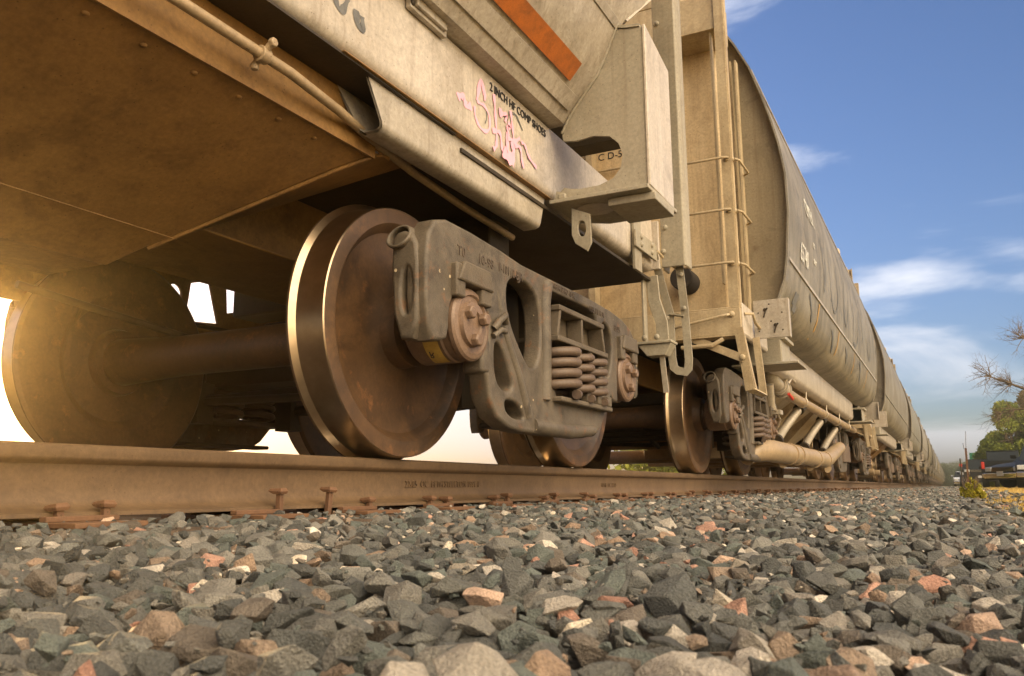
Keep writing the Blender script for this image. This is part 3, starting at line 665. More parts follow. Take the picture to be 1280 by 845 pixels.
        for s in (1, -1):
            st = MB(); st.box(*sorted((s*1.255, s*1.325)), *sorted((ye, ye+sg*.012)), 1.155, 3.66); st.box(*sorted((s*1.319, s*1.331)), *sorted((ye+sg*.012, ye+sg*.075)), 1.155, 3.66)
            st.box(*sorted((s*1.20, s*1.212)), *sorted((ye+sg*.06, ye+sg*.13)), 1.35, 3.6)
            st.box(*sorted((s*1.318, s*1.331)), *sorted((ye+sg*.355, ye+sg*.43)), 1.155, 3.2)
            so = B(st, 'ladder_stile', 'tan_paint')
            zs = [1.47, 1.865, 2.26]
            for z in zs:
                rg = MB(); rg.tube([(s*1.31, ye-sg*.012, z+.002), (s*1.27, ye-sg*.04, z), (s*.93, ye-sg*.04, z-.0), (s*.90, ye-sg*.0, z)], .0095, 8)
                if full_d: rg.rivet((s*1.292, ye-sg*.001, z), .022, 'Y', -sg)
                B(rg, 'ladder_rung', 'tan_paint', par=so, autos=50)
                rg = MB(); rg.tube([(s*1.345, ye+sg*.03, z), (s*1.375, ye+sg*.05, z-.01), (s*1.375, ye+sg*.36, z+.0), (s*1.34, ye+sg*.40, z)], .0095, 8)
                if full_d: rg.rivet((s*1.331, ye+sg*.04, z), .02, 'X', s)
                B(rg, 'ladder_rung', 'tan_paint', par=so, autos=50)
            # corner sill piece beside the step and panel behind the side ladder
            cn_ = MB(); cn_.box(*sorted((s*1.318, s*1.336)), *sorted((ye+sg*.055, ye+sg*.95)), .985, 1.19); cn_.tube([(s*1.31, ye+sg*.06, .98), (s*1.31, ye+sg*.95, .98)], .028, 10)
            B(cn_, 'corner_sill', 'sill_paint', bevel=.004)
            gp = MB(); gp.prism([(s*1.26, ye+sg*.45, 1.16), (s*1.26, ye+sg*.62, 1.16), (s*1.26, ye+sg*.56, 2.1), (s*1.26, ye+sg*.48, 3.25), (s*1.26, ye+sg*.45, 3.25)], (s*.012, 0, 0))
            B(gp, 'side_panel', 'tan_paint')
            # step
            sp3 = MB(); xs_ = s*1.31
            sp3.tube([(xs_, ye+sg*.005, 1.0), (s*1.335, ye+sg*.01, .80), (s*1.365, ye+sg*.02, .555)], 0, rect=(.012, .062, (0,1,0)))
            sp3.tube([(s*1.335, ye+sg*.06, .95), (s*1.36, ye+sg*.065, .78), (s*1.395, ye+sg*.07, .555)], 0, rect=(.05, .012, (0,1,0)))
            sp3.tube([(s*1.365, ye+sg*.02, .56), (s*1.395, ye+sg*.07, .545), (s*1.395, ye+sg*.34, .545), (s*1.36, ye+sg*.36, .98)], 0, rect=(.05, .012, (1,0,.3)))
            so2 = B(sp3, 'corner_step', 'tan_paint')
            br_ = MB(); br_.tube([(s*.98, ye+sg*.03, .95), (s*1.34, ye-sg*.005, .775)], 0, rect=(.010, .055, (0,1,0))); br_.rivet((s*1.33, ye-sg*.012, .785), .022, 'Y', -sg)
            B(br_, 'step_brace', 'tan_paint', par=so2)
            # jacking pad box and bracket plate over the bolster
            jb = MB(); yj = ye+sg*1.06
            jb.box(*sorted((s*1.10, s*1.46)), *sorted((yj, yj+sg*.42)), 1.07, 1.10); jb.box(*sorted((s*1.02, s*1.55)), *sorted((yj-sg*.01, yj+sg*.45)), .868, .888)
            jb.box(*sorted((s*1.08, s*1.42)), *sorted((yj, yj+sg*.012)), .888, 1.07); jb.box(*sorted((s*1.41, s*1.425)), *sorted((yj+sg*.012, yj+sg*.42)), .888, 1.07)
            B(jb, 'jacking_pad', 'gusset_paint', bevel=.004)
            bp_ = MB(); bp_.box(*sorted((s*1.345, s*1.60)), *sorted((ye+sg*.40, ye+sg*.412)), .975, 1.265); bp_.box(*sorted((s*1.588, s*1.60)), *sorted((ye+sg*.412, ye+sg*.47)), .975, 1.265)
            bpo = B(bp_, 'bracket_plate', 'grey_paint', bevel=.003)
            if full_d and s > 0:
                lt_ = MB()
                yq = ye+.40
                for (px, pz) in ((1.43, 1.18), (1.50, 1.06)):
                    lt_.tube([(px-.01, yq-.015, pz-.05), (px+.005, yq-.010, pz), (px+.02, yq-.015, pz+.02)], .006, 6); lt_.rivet((px, yq-.001, pz+.01), .014)
                for (px, pz) in ((1.38, 1.17), (1.46, 1.23), (1.55, 1.16), (1.38, 1.03), (1.55, 1.03), (1.47, 1.10)): lt_.rivet((px, yq-.001, pz), .006)
                B(lt_, 'latch_pin', 'dark_under', par=bpo)
            # grab iron along the corner sill and across the end sill
            gi = MB(); gi.tube([(s*1.338, ye+sg*.10, 1.115), (s*1.385, ye+sg*.16, 1.12), (s*1.385, ye+sg*.24, 1.07), (s*1.385, ye+sg*.62, 1.03), (s*1.338, ye+sg*.70, 1.05)], .011, 8)
            gi.tube([(s*1.26, ye, 1.10), (s*1.24, ye-sg*.04, 1.09), (s*1.05, ye-sg*.05, 1.06), (s*.88, ye-sg*.05, 1.03), (s*.82, ye, 1.02)], .010, 8)
            gi.rivet((s*1.27, ye-sg*.002, 1.10), .024, 'Y', -sg)
            B(gi, 'grab_iron', 'tan_paint', autos=50)
        cp = MB(); cp.box(-.13, .13, *sorted((ye-sg*.35, ye+sg*.1)), .76, .95); cp.prism([(-.17, ye-sg*.30, .74), (.17, ye-sg*.30, .74), (.20, ye-sg*.52, .74), (.02, ye-sg*.58, .74), (-.2, ye-sg*.50, .74)], (0, 0, .26))
        B(cp, 'coupler', 'cast2', bevel=.02)
    # stems
    return car, B

# ================================================================== CAR 1 (nearest, grey)
car1 = empty('covered_hopper_car', (0, 0, 0))
tag(car1, 'grey covered hopper with pink graffiti on its sill, the car nearest the camera', 'hopper car', 'covered hopper cars of the train')
P1 = [(.98,1.512),(1.13,1.515),(1.188,1.594),(1.296,1.712),(1.357,1.837),(1.39,1.921),(1.466,2.041),(1.54,2.25),(1.585,2.5),(1.60,2.75),(1.585,3.0),(1.52,3.3),(1.40,3.6),(1.2,3.85),(.9,4.08),(.5,4.22),(0,4.28)]
# side sheets with the lower edge rising over the truck
def lowz(y):
    return 1.505 if y < 3.332 else 1.93 + (y-3.332)*1.12
mb = MB(); ysb = [-9, -6, -4, -2, -1, 0, .6, 1.1, 1.6, 2.1, 2.6, 3.0, 3.33, 3.334, 3.45, 3.6, 3.75, 3.9, 4.05, 4.2, 4.31]
def prof_at(z):
    for (xa, za), (xb, zb) in zip(P1[:-1], P1[1:]):
        if za <= z <= zb: t = (z-za)/(zb-za+1e-9); return xa + (xb-xa)*t
    return 0
zsl = [z for x, z in P1]
for s in (1, -1):
    o = len(mb.v); n_ = len(P1)
    for y in ysb:
        lz = lowz(y)
        for x, z in P1:
            if z < lz: x2, z2 = prof_at(lz), lz
            else: x2, z2 = x, z
            mb.v.append((s*x2, y, z2))
    for j in range(len(ysb)-1):
        for i in range(n_-1): mb.f.append((o+j*n_+i, o+j*n_+i+1, o+(j+1)*n_+i+1, o+(j+1)*n_+i)); mb.mi.append(0)
mb.build('body', 'grey_paint', car1, autos=40)
# rim flange on the end and on the rising edge
for s in (1, -1):
    q = [(s*(prof_at(lowz(y))+.002), y, lowz(y)) for y in (3.36, 3.6, 3.85, 4.1, 4.31)] 
    q += [(s*x, 4.31, z) for x, z in P1 if z > 3.05]
    mb = MB(); mb.tube(q, 0, rect=(.03, .010, (-s*.6, .5, 0)))
    mb.build('end_flange', 'grey_paint', car1)
mb = MB(); mb.add([(x, 4.28, z) for x, z in P1 if z >= 2.7] + [(-x, 4.28, z) for x, z in P1[::-1] if z >= 2.7], [tuple(range(2*len([1 for x, z in P1 if z >= 2.7])))])
mb.build('end_sheet', 'grey_paint', car1)
# horizontal lap seam + ledge of the lower side sheet
mb = MB()
for s in (1,):
    mb.prism([(s*1.165, -9, 1.556), (s*1.210, -9, 1.617), (s*1.2135, -9, 1.6145), (s*1.169, -9, 1.553)], (0, 12.28, 0))
    mb.prism([(s*1.388, -9, 1.912), (s*1.408, -9, 1.948), (s*1.4115, -9, 1.946), (s*1.3915, -9, 1.910)], (0, 12.33, 0))
mb.build('lap_seam', 'grey_paint', car1, bevel=.002)
mb = MB(); mb.prism([(1.2295, -9, 1.628), (1.2885, -9, 1.694), (1.2905, -9, 1.692), (1.2315, -9, 1.626)], (0, 12.15, 0)); mb.build('reflective_stripe', 'orange', car1)
# side sill: C channel, rounded lower lip
def sill1(s):
    x = s*1.0
    pts = [(1.06,1.505),(1.062,1.23),(1.058,1.205),(1.045,1.188),(1.02,1.178),(.95,1.176),(.95,1.186),(1.015,1.189),(1.035,1.199),(1.045,1.215),(1.048,1.24),(1.047,1.495),(.96,1.495),(.96,1.506)]
    m_ = MB(); m_.prism([(s*a, -9, z) for a, z in pts], (0, 13.80, 0)); return m_
side_sill = sill1(1).build('side_sill', 'sill_paint', car1, autos=70)
sill1(-1).build('side_sill', 'sill_paint', car1, autos=70)
text_mesh('lettering', '2 INCH HF COMP SHOES', .050, 'black', side_sill, (1.0635, 2.735, 1.443), (0,1,0), (0,0,1), sx=.95)
# spray paint strokes (y, z) lying on the sill face
def strokes(name, mat, lines, w, taper=True):
    m_ = MB()
    for li, (ln, wd) in enumerate(lines):
        # resample smoothly
        P_ = [Vector((0, a, b_)) for a, b_ in ln]; q = []
        for i in range(len(P_)-1):
            p0 = P_[max(0, i-1)]; p1, p2 = P_[i], P_[i+1]; p3 = P_[min(len(P_)-1, i+2)]
            for t in [k/6 for k in range(6)]:
                q.append(0.5*((2*p1) + (p2-p0)*t + (2*p0-5*p1+4*p2-p3)*t*t + (-p0+3*p1-3*p2+p3)*t**3))
        q.append(P_[-1]); m_v = []
        for i, p in enumerate(q):
            t = (q[min(i+1, len(q)-1)] - q[max(i-1, 0)]).normalized(); nn = Vector((0, -t.z, t.y)); ww = w*wd*.5*(0.75+.25*math.sin(i*.7))
            m_v += [p+nn*ww, p-nn*ww]
        m_.add([(1.0632 + li*.00035 + (.006 if mat == 'spray' else 0)*0 + (.0002 if mat == 'spray' else 0), v.y, v.z) for v in m_v], [(2*i, 2*i+1, 2*i+3, 2*i+2) for i in range(len(q)-1)])
    return m_.build(name, mat, side_sill)
strokes('pink_graffiti', 'pink', [
 ([(2.49,1.304),(2.506,1.318),(2.531,1.322),(2.543,1.309),(2.558,1.298),(2.59,1.312)], 1.7),
 ([(2.697,1.395),(2.665,1.45),(2.645,1.40),(2.632,1.352)], 1.3),
 ([(2.632,1.352),(2.66,1.352),(2.692,1.355),(2.730,1.327),(2.729,1.276),(2.692,1.252),(2.650,1.256),(2.618,1.286),(2.614,1.323)], .9),
 ([(2.697,1.41),(2.690,1.377)], 1.0),
 ([(2.767,1.438),(2.775,1.39),(2.781,1.345),(2.79,1.252),(2.780,1.22),(2.761,1.205)], 1.1),
 ([(2.752,1.278),(2.790,1.290),(2.818,1.290),(2.830,1.255),(2.838,1.227),(2.862,1.232),(2.878,1.276),(2.879,1.321)], 1.2),
 ([(2.911,1.428),(2.92,1.39),(2.930,1.353),(2.937,1.30),(2.939,1.25),(2.933,1.218),(2.902,1.205)], 1.1),
 ([(2.82,1.40),(2.822,1.361)], 1.3), ([(2.82,1.378),(2.845,1.386),(2.870,1.388),(2.862,1.357)], 1.3),
 ([(2.884,1.362),(2.904,1.352),(2.881,1.337),(2.894,1.312)], 1.3),
 ([(2.878,1.300),(2.909,1.300),(2.945,1.305),(2.993,1.338)], 1.2), ([(2.878,1.286),(2.882,1.245),(2.91,1.232),(2.93,1.26),(2.91,1.29)], 1.4),
 ([(2.944,1.286),(2.975,1.296),(2.997,1.290),(3.007,1.254),(3.025,1.215)], 1.1), ([(3.003,1.323),(3.025,1.327),(3.045,1.318),(3.067,1.291),(3.100,1.275),(3.151,1.262)], .9),
 ([(2.84,1.228),(2.87,1.214),(2.90,1.212),(2.935,1.206)], 3.0)], .021)
strokes('dark_tag', 'spray', [([(2.905,1.415),(2.957,1.430),(2.985,1.417),(3.026,1.385)], 1.6), ([(2.706,1.34),(2.71,1.314),(2.695,1.285)], .8), ([(2.90,1.42),(2.885,1.37)], .7)], .009)
strokes('smudged_numeral', 'spray', [([(1.775,1.335),(1.80,1.292),(1.825,1.298),(1.845,1.345)], 2.6), ([(1.885,1.328),(1.893,1.285),(1.918,1.288),(1.915,1.322)], 2.9)], .012)
# small bracket high on the sill
mb = MB(); mb.box(1.0635, 1.085, 2.145, 2.375, 1.475, 1.530); mb.box(1.085, 1.100, 2.165, 2.355, 1.488, 1.522)
o = mb.build('placard_clip', 'grey_paint', side_sill, bevel=.003)
mb = MB(); mb.rivet((1.0855, 2.155, 1.495), .012, 'X', 1); mb.build('clip_bolt', 'dark_under', o)
# lower open-ended channel under the sill
mb = MB(); ch = [(1.035,1.172),(1.037,1.045),(1.030,1.028),(1.012,1.020),(.955,1.020),(.940,1.030),(.905,1.172),(.912,1.172),(.947,1.036),(.958,1.028),(1.010,1.028),(1.024,1.035),(1.029,1.048),(1.027,1.172)]
n_ = len(ch); ys_ = [2.02, 3.20]
a = [(x, 1.985 + (1.172-z)*.62, z) for x, z in ch]; b_ = [(x, 3.30 - (0 if z > 1.1 else .05), z) for x, z in ch]
mb.add(a+b_, [(i, (i+1) % n_, n_+(i+1) % n_, n_+i) for i in range(n_)] + [tuple(range(n_, 2*n_))])
mb.build('lower_channel', 'grey_paint', car1, autos=50)
mb = MB(); mb.add([(.90,1.90,1.168),(.90,2.3,1.168),(.90,2.3,1.02),(.90,2.08,1.05)], [(0,1,2,3)]); mb.box(.90, 1.06, 1.84, 3.32, 1.1725, 1.1755)
mb.build('channel_web', 'under_paint', car1)
# gusset over the bolster: plate with a big cut-out, flange and foot
def gusset1(s):
    out = [(1.062,1.158),(1.512,1.158),(1.515,1.885),(1.503,1.898),(1.425,1.903),(1.39,1.921),(1.357,1.837),(1.296,1.712),(1.188,1.594),(1.125,1.485),(1.062,1.43)]
    out = [(1.075,1.160),(1.512,1.160),(1.515,1.892),(1.43,1.902),(1.39,1.915),(1.357,1.837),(1.296,1.712),(1.215,1.615),(1.16,1.545),(1.118,1.470),(1.125,1.435)]
    # keyhole: mouth of the cut-out opens to the left edge
    cut = [(1.19,1.425),(1.27,1.432),(1.345,1.415),(1.385,1.375),(1.402,1.32),(1.392,1.26),(1.355,1.218),(1.29,1.198),(1.20,1.197),(1.155,1.205),(1.125,1.215),(1.105,1.20),(1.085,1.205)]
    loop = out + cut
    m_ = MB(); m_.prism([(s*x, 3.318, z) for x, z in loop], (0, .014, 0)); 
    return m_
gusset = gusset1(1).build('corner_gusset', 'gusset_paint', car1)
gusset1(-1).build('corner_gusset', 'gusset_paint', car1)
mb = MB(); mb.add([(1.512,3.31,1.158),(1.512,3.66,1.158),(1.512,3.66,1.835),(1.512,3.31,1.90),(1.525,3.31,1.158),(1.525,3.66,1.158),(1.525,3.66,1.835),(1.525,3.31,1.90)],
                  [(0,1,2,3),(4,5,6,7),(0,1,5,4),(1,2,6,5),(2,3,7,6),(3,0,4,7)])
mb.build('gusset_flange', 'sill_paint', gusset, bevel=.003)
mb = MB(); mb.tube([(1.39,3.325,1.925),(1.43,3.325,1.912),(1.50,3.325,1.902)], 0, rect=(.03,.012,(0,1,0)))
w_ = [(1.118,1.470),(1.16,1.545),(1.215,1.615),(1.296,1.712),(1.357,1.837),(1.39,1.915)]
mb2 = MB(); pth = []
for (xa, za), (xb, zb) in zip(w_[:-1], w_[1:]):
    for k in range(10): pth.append((xa+(xb-xa)*k/10 + random.uniform(-.0015,.0015), 3.314, za+(zb-za)*k/10 + random.uniform(-.0015,.0015)))
mb2.tube(pth + [(1.392, 3.314, 1.93), (1.40, 3.33, 1.95)], [.006+random.uniform(0,.003) for _ in pth] + [.014, .012], 7)
mb2.build('weld_bead', 'gusset_paint', gusset, autos=70); mb.build('gusset_top_lip', 'gusset_paint', gusset)
mb = MB(); ft_ = [(1.062,3.29),(1.52,3.29),(1.53,3.69),(1.20,3.69),(1.062,3.60)]
v0, f0 = [], []
mb.prism([(x, y, 1.140) for x, y in ft_], (0, 0, .018)); mb.build('gusset_foot', 'gusset_paint', gusset, bevel=.003)
mb = MB(); mb.lathe([(0,.001),(0,.085),(.001,.085)], (1.22, 3.45, 1.1385), 'Z', 32, sx=-1); mb.build('foot_hole', 'sill_paint', gusset)
mb = MB(); mb.prism([(1.32,3.34,1.138),(1.535,3.34,1.138),(1.535,3.62,1.138),(1.32,3.62,1.138)], (0,0,-.035)); mb.build('jacking_block', 'gusset_paint', gusset, bevel=.004)
mb = MB(); mb.box(1.10, 1.135, 3.30, 3.335, 1.158, 1.185); mb.build('weld_tab', 'gusset_paint', gusset, bevel=.006)
# lifting lug under the gusset
vs_, fs_2 = curve_plate([(1.145,1.125),(1.232,1.085),(1.236,.955),(1.215,.918),(1.16,.958),(1.143,1.00)], [smooth_loop([(1.178,1.06),(1.205,1.058),(1.213,1.02),(1.205,.985),(1.18,.99),(1.172,1.03)], 2)], 0, .016, bevel=.003)
mb = MB(); mb.add([(y_, 3.345 + x_, z_) for x_, y_, z_ in vs_], fs_2); mb.build('lifting_lug', 'gusset_paint', car1, autos=40)
# the stub of sill past the gusset keeps rusty worn paint: end post, bolted plate and sill step
mb = MB(); mb.box(1.066, 1.074, 3.95, 4.60, 1.21, 1.49); mb.build('worn_patch_plate', 'orange_rust', car1) if False else None
mb = MB(); mb.box(1.066, 1.084, 4.40, 4.52, 1.10, 1.50); mb.build('sill_post', 'gusset_paint', car1, bevel=.003)
mb = MB(); mb.box(1.085, 1.100, 4.38, 4.76, 1.225, 1.325); o = mb.build('step_plate', 'gusset_paint', car1, bevel=.003)
mb = MB()
for yy in (4.47, 4.66):
    for zz in (1.255, 1.30): mb.rivet((1.1005, yy, zz), .017, 'X', 1)
mb.build('plate_rivet', 'gusset_paint', o, autos=40)
mb = MB()
mb.tube([(1.075,4.78,1.29),(1.080,4.86,1.16),(1.125,4.90,.93),(1.127,4.90,.66),(1.135,4.90,.60),(1.16,4.90,.578),(1.205,4.90,.568),(1.222,4.90,.585),(1.228,4.90,.64),(1.215,4.90,.95),(1.19,4.90,1.28)], 0, rect=(.012,.046,(0,1,0)))
st1 = mb.build('sill_step', 'gusset_paint', car1)
mb = MB(); mb.tube([(1.127,4.90,.925),(1.212,4.90,.905)], 0, rect=(.055,.010,(0,1,0))); mb.build('step_tread', 'gusset_paint', st1)
for p in ((1.110,4.885,.90),(1.215,4.885,.95),(1.205,4.885,1.16),(1.20,4.885,1.225)):
    mb = MB(); mb.rivet(p, .016, 'Y', -1); mb.build('step_rivet', 'gusset_paint', st1, autos=40)
mb = MB(); mb.tube([(1.09,4.79,1.30),(1.13,4.86,1.245),(1.17,4.91,1.205),(1.185,4.915,1.24),(1.16,4.93,1.27),(1.13,4.93,1.265)], .009, 8); mb.build('grab_iron', 'tan_paint', car1, autos=60)
# end post (tall angle with rounded foot)
mb = MB(); mb.prism([(1.105,4.83,1.20),(1.245,4.83,1.20),(1.255,4.85,1.20),(1.255,4.97,1.20),(1.243,4.97,1.20),(1.243,4.865,1.20),(1.238,4.846,1.20),(1.105,4.846,1.20)], (0,0,2.9))
mb.box(1.105, 1.119, 4.846, 4.96, 1.19, 4.10)
po = mb.build('end_post', 'gusset_paint', car1, bevel=.006)
mb = MB()
for z in (1.45, 1.85, 2.32, 2.80): mb.rivet((1.135, 4.829, z), .018, 'Y', -1)
mb.rivet((1.12, 4.829, 1.30), .018, 'Y', -1); mb.build('post_rivet', 'gusset_paint', po, autos=40)
mb = MB(); mb.box(-1.1, 1.10, 4.80, 4.828, 1.19, 1.49); mb.build('end_sill', 'sill_paint', car1, bevel=.004)
mb = MB(); mb.box(-1.0, 1.08, 4.40, 4.55, 1.49, 1.52); mb.box(-.95, -.85, 4.3, 4.45, 1.5, 4.1); mb.build('end_frame', 'gusset_paint', car1)
mb = MB(); mb.box(-1.0, 1.06, 4.62, 4.78, 1.985, 2.6); mb.build('end_slope_underside', 'dark_under', car1, bevel=.004)  # dark box added where the end slope's shaded underside shows
# hanging bracket below the end sill
mb = MB(); mb.box(1.0, 1.015, 4.74, 4.80, .745, 1.155); mb.tube([(1.05,4.80,1.15),(1.06,4.80,1.0),(1.10,4.80,.86),(1.105,4.80,.745)], 0, rect=(.012,.075,(0,1,0)))
hb = mb.build('hanging_bracket', 'gusset_paint', car1, bevel=.004)
mb = MB(); mb.box(.955, 1.175, 4.73, 4.86, .725, .742); mb.prism([(.965,4.745,.724),(1.17,4.745,.724),(1.13,4.745,.655),(1.02,4.745,.655)], (0,.1,0))
for xx in (1.01, 1.085): mb.rivet((xx, 4.74, .765), .018, 'Y', -1)
mb.build('bracket_foot', 'gusset_paint', hb, bevel=.004)
mb = MB(); mb.tube([(1.095,4.80,.66),(1.10,4.80,.60),(1.112,4.80,.44)], 0, rect=(.012,.030,(0,1,0))); mb.build('hanging_rod', 'silver', hb)
# under side: shear plate, centre sill, slope sheets of the hopper
mb = MB(); mb.box(-1.055, 1.045, 2.55, 4.80, 1.120, 1.135); mb.build('shear_plate', 'dark_under', car1)
mb = MB(); mb.box(-.16, .16, 1.6, 5.05, .80, 1.118); mb.box(-.30, .30, 1.6, 5.05, .79, .80); mb.build('center_sill', 'under_paint', car1, bevel=.008)
mb = MB()
mb.prism([(.90,2.19,1.0),(.80,2.13,.955),(.22,1.88,.70),(.10,1.82,.635),(.10,-3.0,.635),(.90,-3.0,1.0)], (0,0,.012))
mb.prism([(.90,2.19,1.0),(.905,2.552,1.118),(.22,2.552,1.118),(.22,1.885,.70)], (0,0,.012))
for s in (1,):
    pass
ss = mb.build('slope_sheet', 'under_paint', car1, bevel=.004)
mb = MB(); mb.prism([(-.90,2.19,1.0),(-.22,1.88,.70),(-.22,-3.0,.70),(-.90,-3.0,1.0)], (0,0,.012)); mb.prism([(-.90,2.19,1.0),(-.905,2.552,1.118),(-.22,2.552,1.118),(-.22,1.885,.70)], (0,0,.012)); mb.build('slope_sheet', 'under_paint', car1)
mb = MB(); mb.prism([(-.22,-3,.645),(.11,-3,.645),(.11,1.83,.645),(-.22,1.83,.645)], (0,0,.012)); mb.build('keel_plate', 'under_paint', car1)
mb = MB(); mb.box(.900, .912, -3, 2.20, .992, 1.165); mb.tube([(.90,2.19,.995),(.80,2.135,.95),(.22,1.885,.695)], .007, 8); mb.build('sheet_edge', 'under_paint', ss)
mb = MB(); mb.box(.90, 1.05, -3, 2.5, 1.166, 1.174); mb.build('sill_web', 'dark_under', car1)
vs_, fs_2 = curve_plate([(1.55,1.15),(1.75,.86),(2.0,.70),(2.9,.70),(4.75,.74),(4.75,1.15)],
    [[(3.10,.975),(3.225,1.015),(3.30,.79),(3.135,.775),(3.085,.85)], [(3.345,1.015),(3.44,1.015),(3.435,.88),(3.36,.86)], ellipse(3.00,.90,.045,.05)], 0, .02, bevel=.003)
mb = MB(); mb.add([(-.95 + x_, y_, z_) for x_, y_, z_ in vs_], fs_2); mb.build('far_skirt_plate', 'under_paint', car1, autos=40)
mb = MB()
for q0, q1 in (((.30,1.93,.726),(.30,-2,.726)),): mb.tube([q0, q1], .0022, 6)
mb.build('weld_seam', 'under_paint', ss, autos=60)
for k in range(7):
    mb = MB(); mb.rivet((.86, 1.95 - .16*k, .982), .010, 'Z', -1); mb.build('seam_rivet', 'under_paint', ss, autos=40)
mb = MB(); mb.tube([(.30,2.7,.60),(.1,4.4,.62)], .014, 8); mb.tube([(-.5,1.9,.66),(-.45,2.9,.55)], .016, 8); mb.build('brake_rod', 'dark_under', car1, autos=60)
# transverse braces above the axle
mb = MB(); mb.box(-.78, .78, 3.25, 3.45, .80, 1.12); mb.build('body_bolster', 'dark_under', car1, bevel=.01)
# train pipe with clamp
mb = MB(); pp = [(.985,-2.0,1.06),(.985,1.30,1.06),(.98,1.7,1.058),(.955,1.95,1.052),(.91,2.2,1.05),(.87,2.5,1.05),(.84,2.9,1.05),(.82,3.4,1.05)]
mb.tube(pp, .0155, 14); tp = mb.build('brake_pipe', 'pipe', car1, autos=60)
mb = MB(); mb.tube([(.982,1.575,1.058),(.982,1.605,1.058)], .023, 14); mb.tube([(1.02,1.59,1.09),(.945,1.59,1.03)], .010, 8); mb.hexbolt((1.012,1.59,1.085), .014, .014, 'X', 1); mb.hexbolt((.955,1.59,1.035), .012, .014, 'Z', -1)
mb.build('pipe_clamp', 'pipe', tp, bevel=.002)
make_truck(3.331, car1, True, True, far_detail=True)

# ================================================================== CAR 2
R0, R1 = 6.45, 15.1
car2, B2 = make_tan_car(R0, R1, 7.423, 14.15, True)
tag(car2, 'tan covered hopper with white side lettering and a ladder at its near end, second car', 'hopper car', 'covered hopper cars of the train')
def k2(mb, name, mat, **k): return B2(mb, name, mat, **k)
tr2 = []
make_truck(7.423 - R0, car2, True, False); make_truck(14.15 - R0, car2, False, False)
def sxz(z):
    for (xa, za), (xb, zb) in zip(PROF2[:-1], PROF2[1:]):
        if za <= z <= zb: return xa + (xb-xa)*(z-za)/(zb-za)
    return 0
def side_text(s_, size, y, z, mat='white_letter'):
    x0, x1 = sxz(z), sxz(z+size*.7); up = Vector((x1-x0, 0, size*.7))
    return text_mesh('lettering', s_, size, mat, car2, (x0+.008, y-R0, z), (0,1,0), up, ext=.001, sx=.78)
side_text('CMEX', .24, 7.42, 2.22); side_text('65740', .22, 7.0, 1.72); side_text('BLT', .07, 7.75, 2.0); side_text('LD LMT', .06, 7.75, 1.86)
# black spray and rust runs below the seam
rn = random.Random(5)
def side_ribbon(name, mat, y0, z0, pts, w):
    m_ = MB(); vs_ = []
    for dy, dz in pts:
        z = z0+dz; x = sxz(z)+.006; vs_ += [(x, y0+dy-w/2, z), (x, y0+dy+w/2, z)]
    m_.add(vs_, [(2*i, 2*i+1, 2*i+3, 2*i+2) for i in range(len(pts)-1)]); return B2(m_, name, mat)
for y in (8.15, 9.75, 11.5, 13.3): side_ribbon('rust_run', 'amber', y, 1.24, [(0,0),(.0,.08),(.01,.16),(.02,.25),(.03,.33)], .045)
for y, z in ((6.95,1.33),(7.0,1.20+.04)): side_ribbon('stencil_block', 'spray', y, z, [(0,0),(.01,.05),(.02,.10)], .16)
gr_ = MB()
def gstroke(pts, w):
    vs_ = []; P_ = [Vector((0,a,b_)) for a, b_ in pts]
    q = []
    for i in range(len(P_)-1):
        p0 = P_[max(0, i-1)]; p1, p2 = P_[i], P_[i+1]; p3 = P_[min(len(P_)-1, i+2)]
        for t in [k/6 for k in range(6)]: q.append(0.5*((2*p1)+(p2-p0)*t+(2*p0-5*p1+4*p2-p3)*t*t+(-p0+3*p1-3*p2+p3)*t**3))
    q.append(P_[-1])
    for i, p in enumerate(q):
        t = (q[min(i+1, len(q)-1)]-q[max(i-1, 0)]).normalized(); nn = Vector((0,-t.z,t.y))*w*.42
        for a in (p+nn, p-nn): vs_.append((sxz(a.z)+.007, a.y, a.z))
    gr_ = MB(); gr_.add(vs_, [(2*i, 2*i+1, 2*i+3, 2*i+2) for i in range(len(q)-1)]); B2(gr_, 'graffiti_stroke', 'spray')
gstroke([(8.3,2.25),(8.45,1.95),(8.5,1.75),(8.6,2.1)], .03); gstroke([(8.9,2.3),(9.0,1.9),(9.3,1.7),(9.6,1.85),(9.5,2.2)], .03)
gstroke([(10.4,2.3),(10.2,1.9),(10.5,1.75),(10.7,2.1)], .03); gstroke([(11.4,2.2),(11.3,1.7),(11.8,1.75),(12.0,2.2)], .04); gstroke([(12.6,2.3),(12.5,1.8)], .05); gstroke([(13.2,2.0),(13.6,1.75),(13.9,2.1),(13.6,2.4)], .05)
gstroke([(7.6,1.55),(7.9,1.35)], .04); gstroke([(9.2,1.5),(9.5,1.3)], .05); gstroke([(10.5,1.5),(10.8,1.35)], .05); gstroke([(12.2,1.55),(12.6,1.3)], .06)
# stencils on the bulkhead seen through the gusset hole
def bh_text(s_, x, z, size=.17): return text_mesh('lettering', s_, size, 'black', car2, (x, 5.94+.34-R0-.002, z), (1,0,0), (0,0,1), ext=.0015)
bh_text('C D-5 4', .165, 2.575, .085); bh_text('D5', .0, 2.60, .085)
mb = MB(); mb.box(.10, .155, 6.16, 6.27, 1.2, 3.4); mb.tube([(.155,6.25,2.47),(.9,6.25,2.47)], .010, 8); B2(mb, 'bulkhead_stiffener', 'tan_paint')
mb = MB(); mb.lathe([(0,.001),(0,.082),(.02,.088),(.22,.088)], (.885, 6.05, 1.44), 'Y', 40, mi=0); B2(mb, 'round_port', 'cutout')
mb = MB()
for sx in (1,): mb.tube([(.90,5.93,.885),(1.12,5.93,.885),(1.2,5.95,.93)], .016, 8)
B2(mb, 'uncoupling_rod', 'tan_paint')
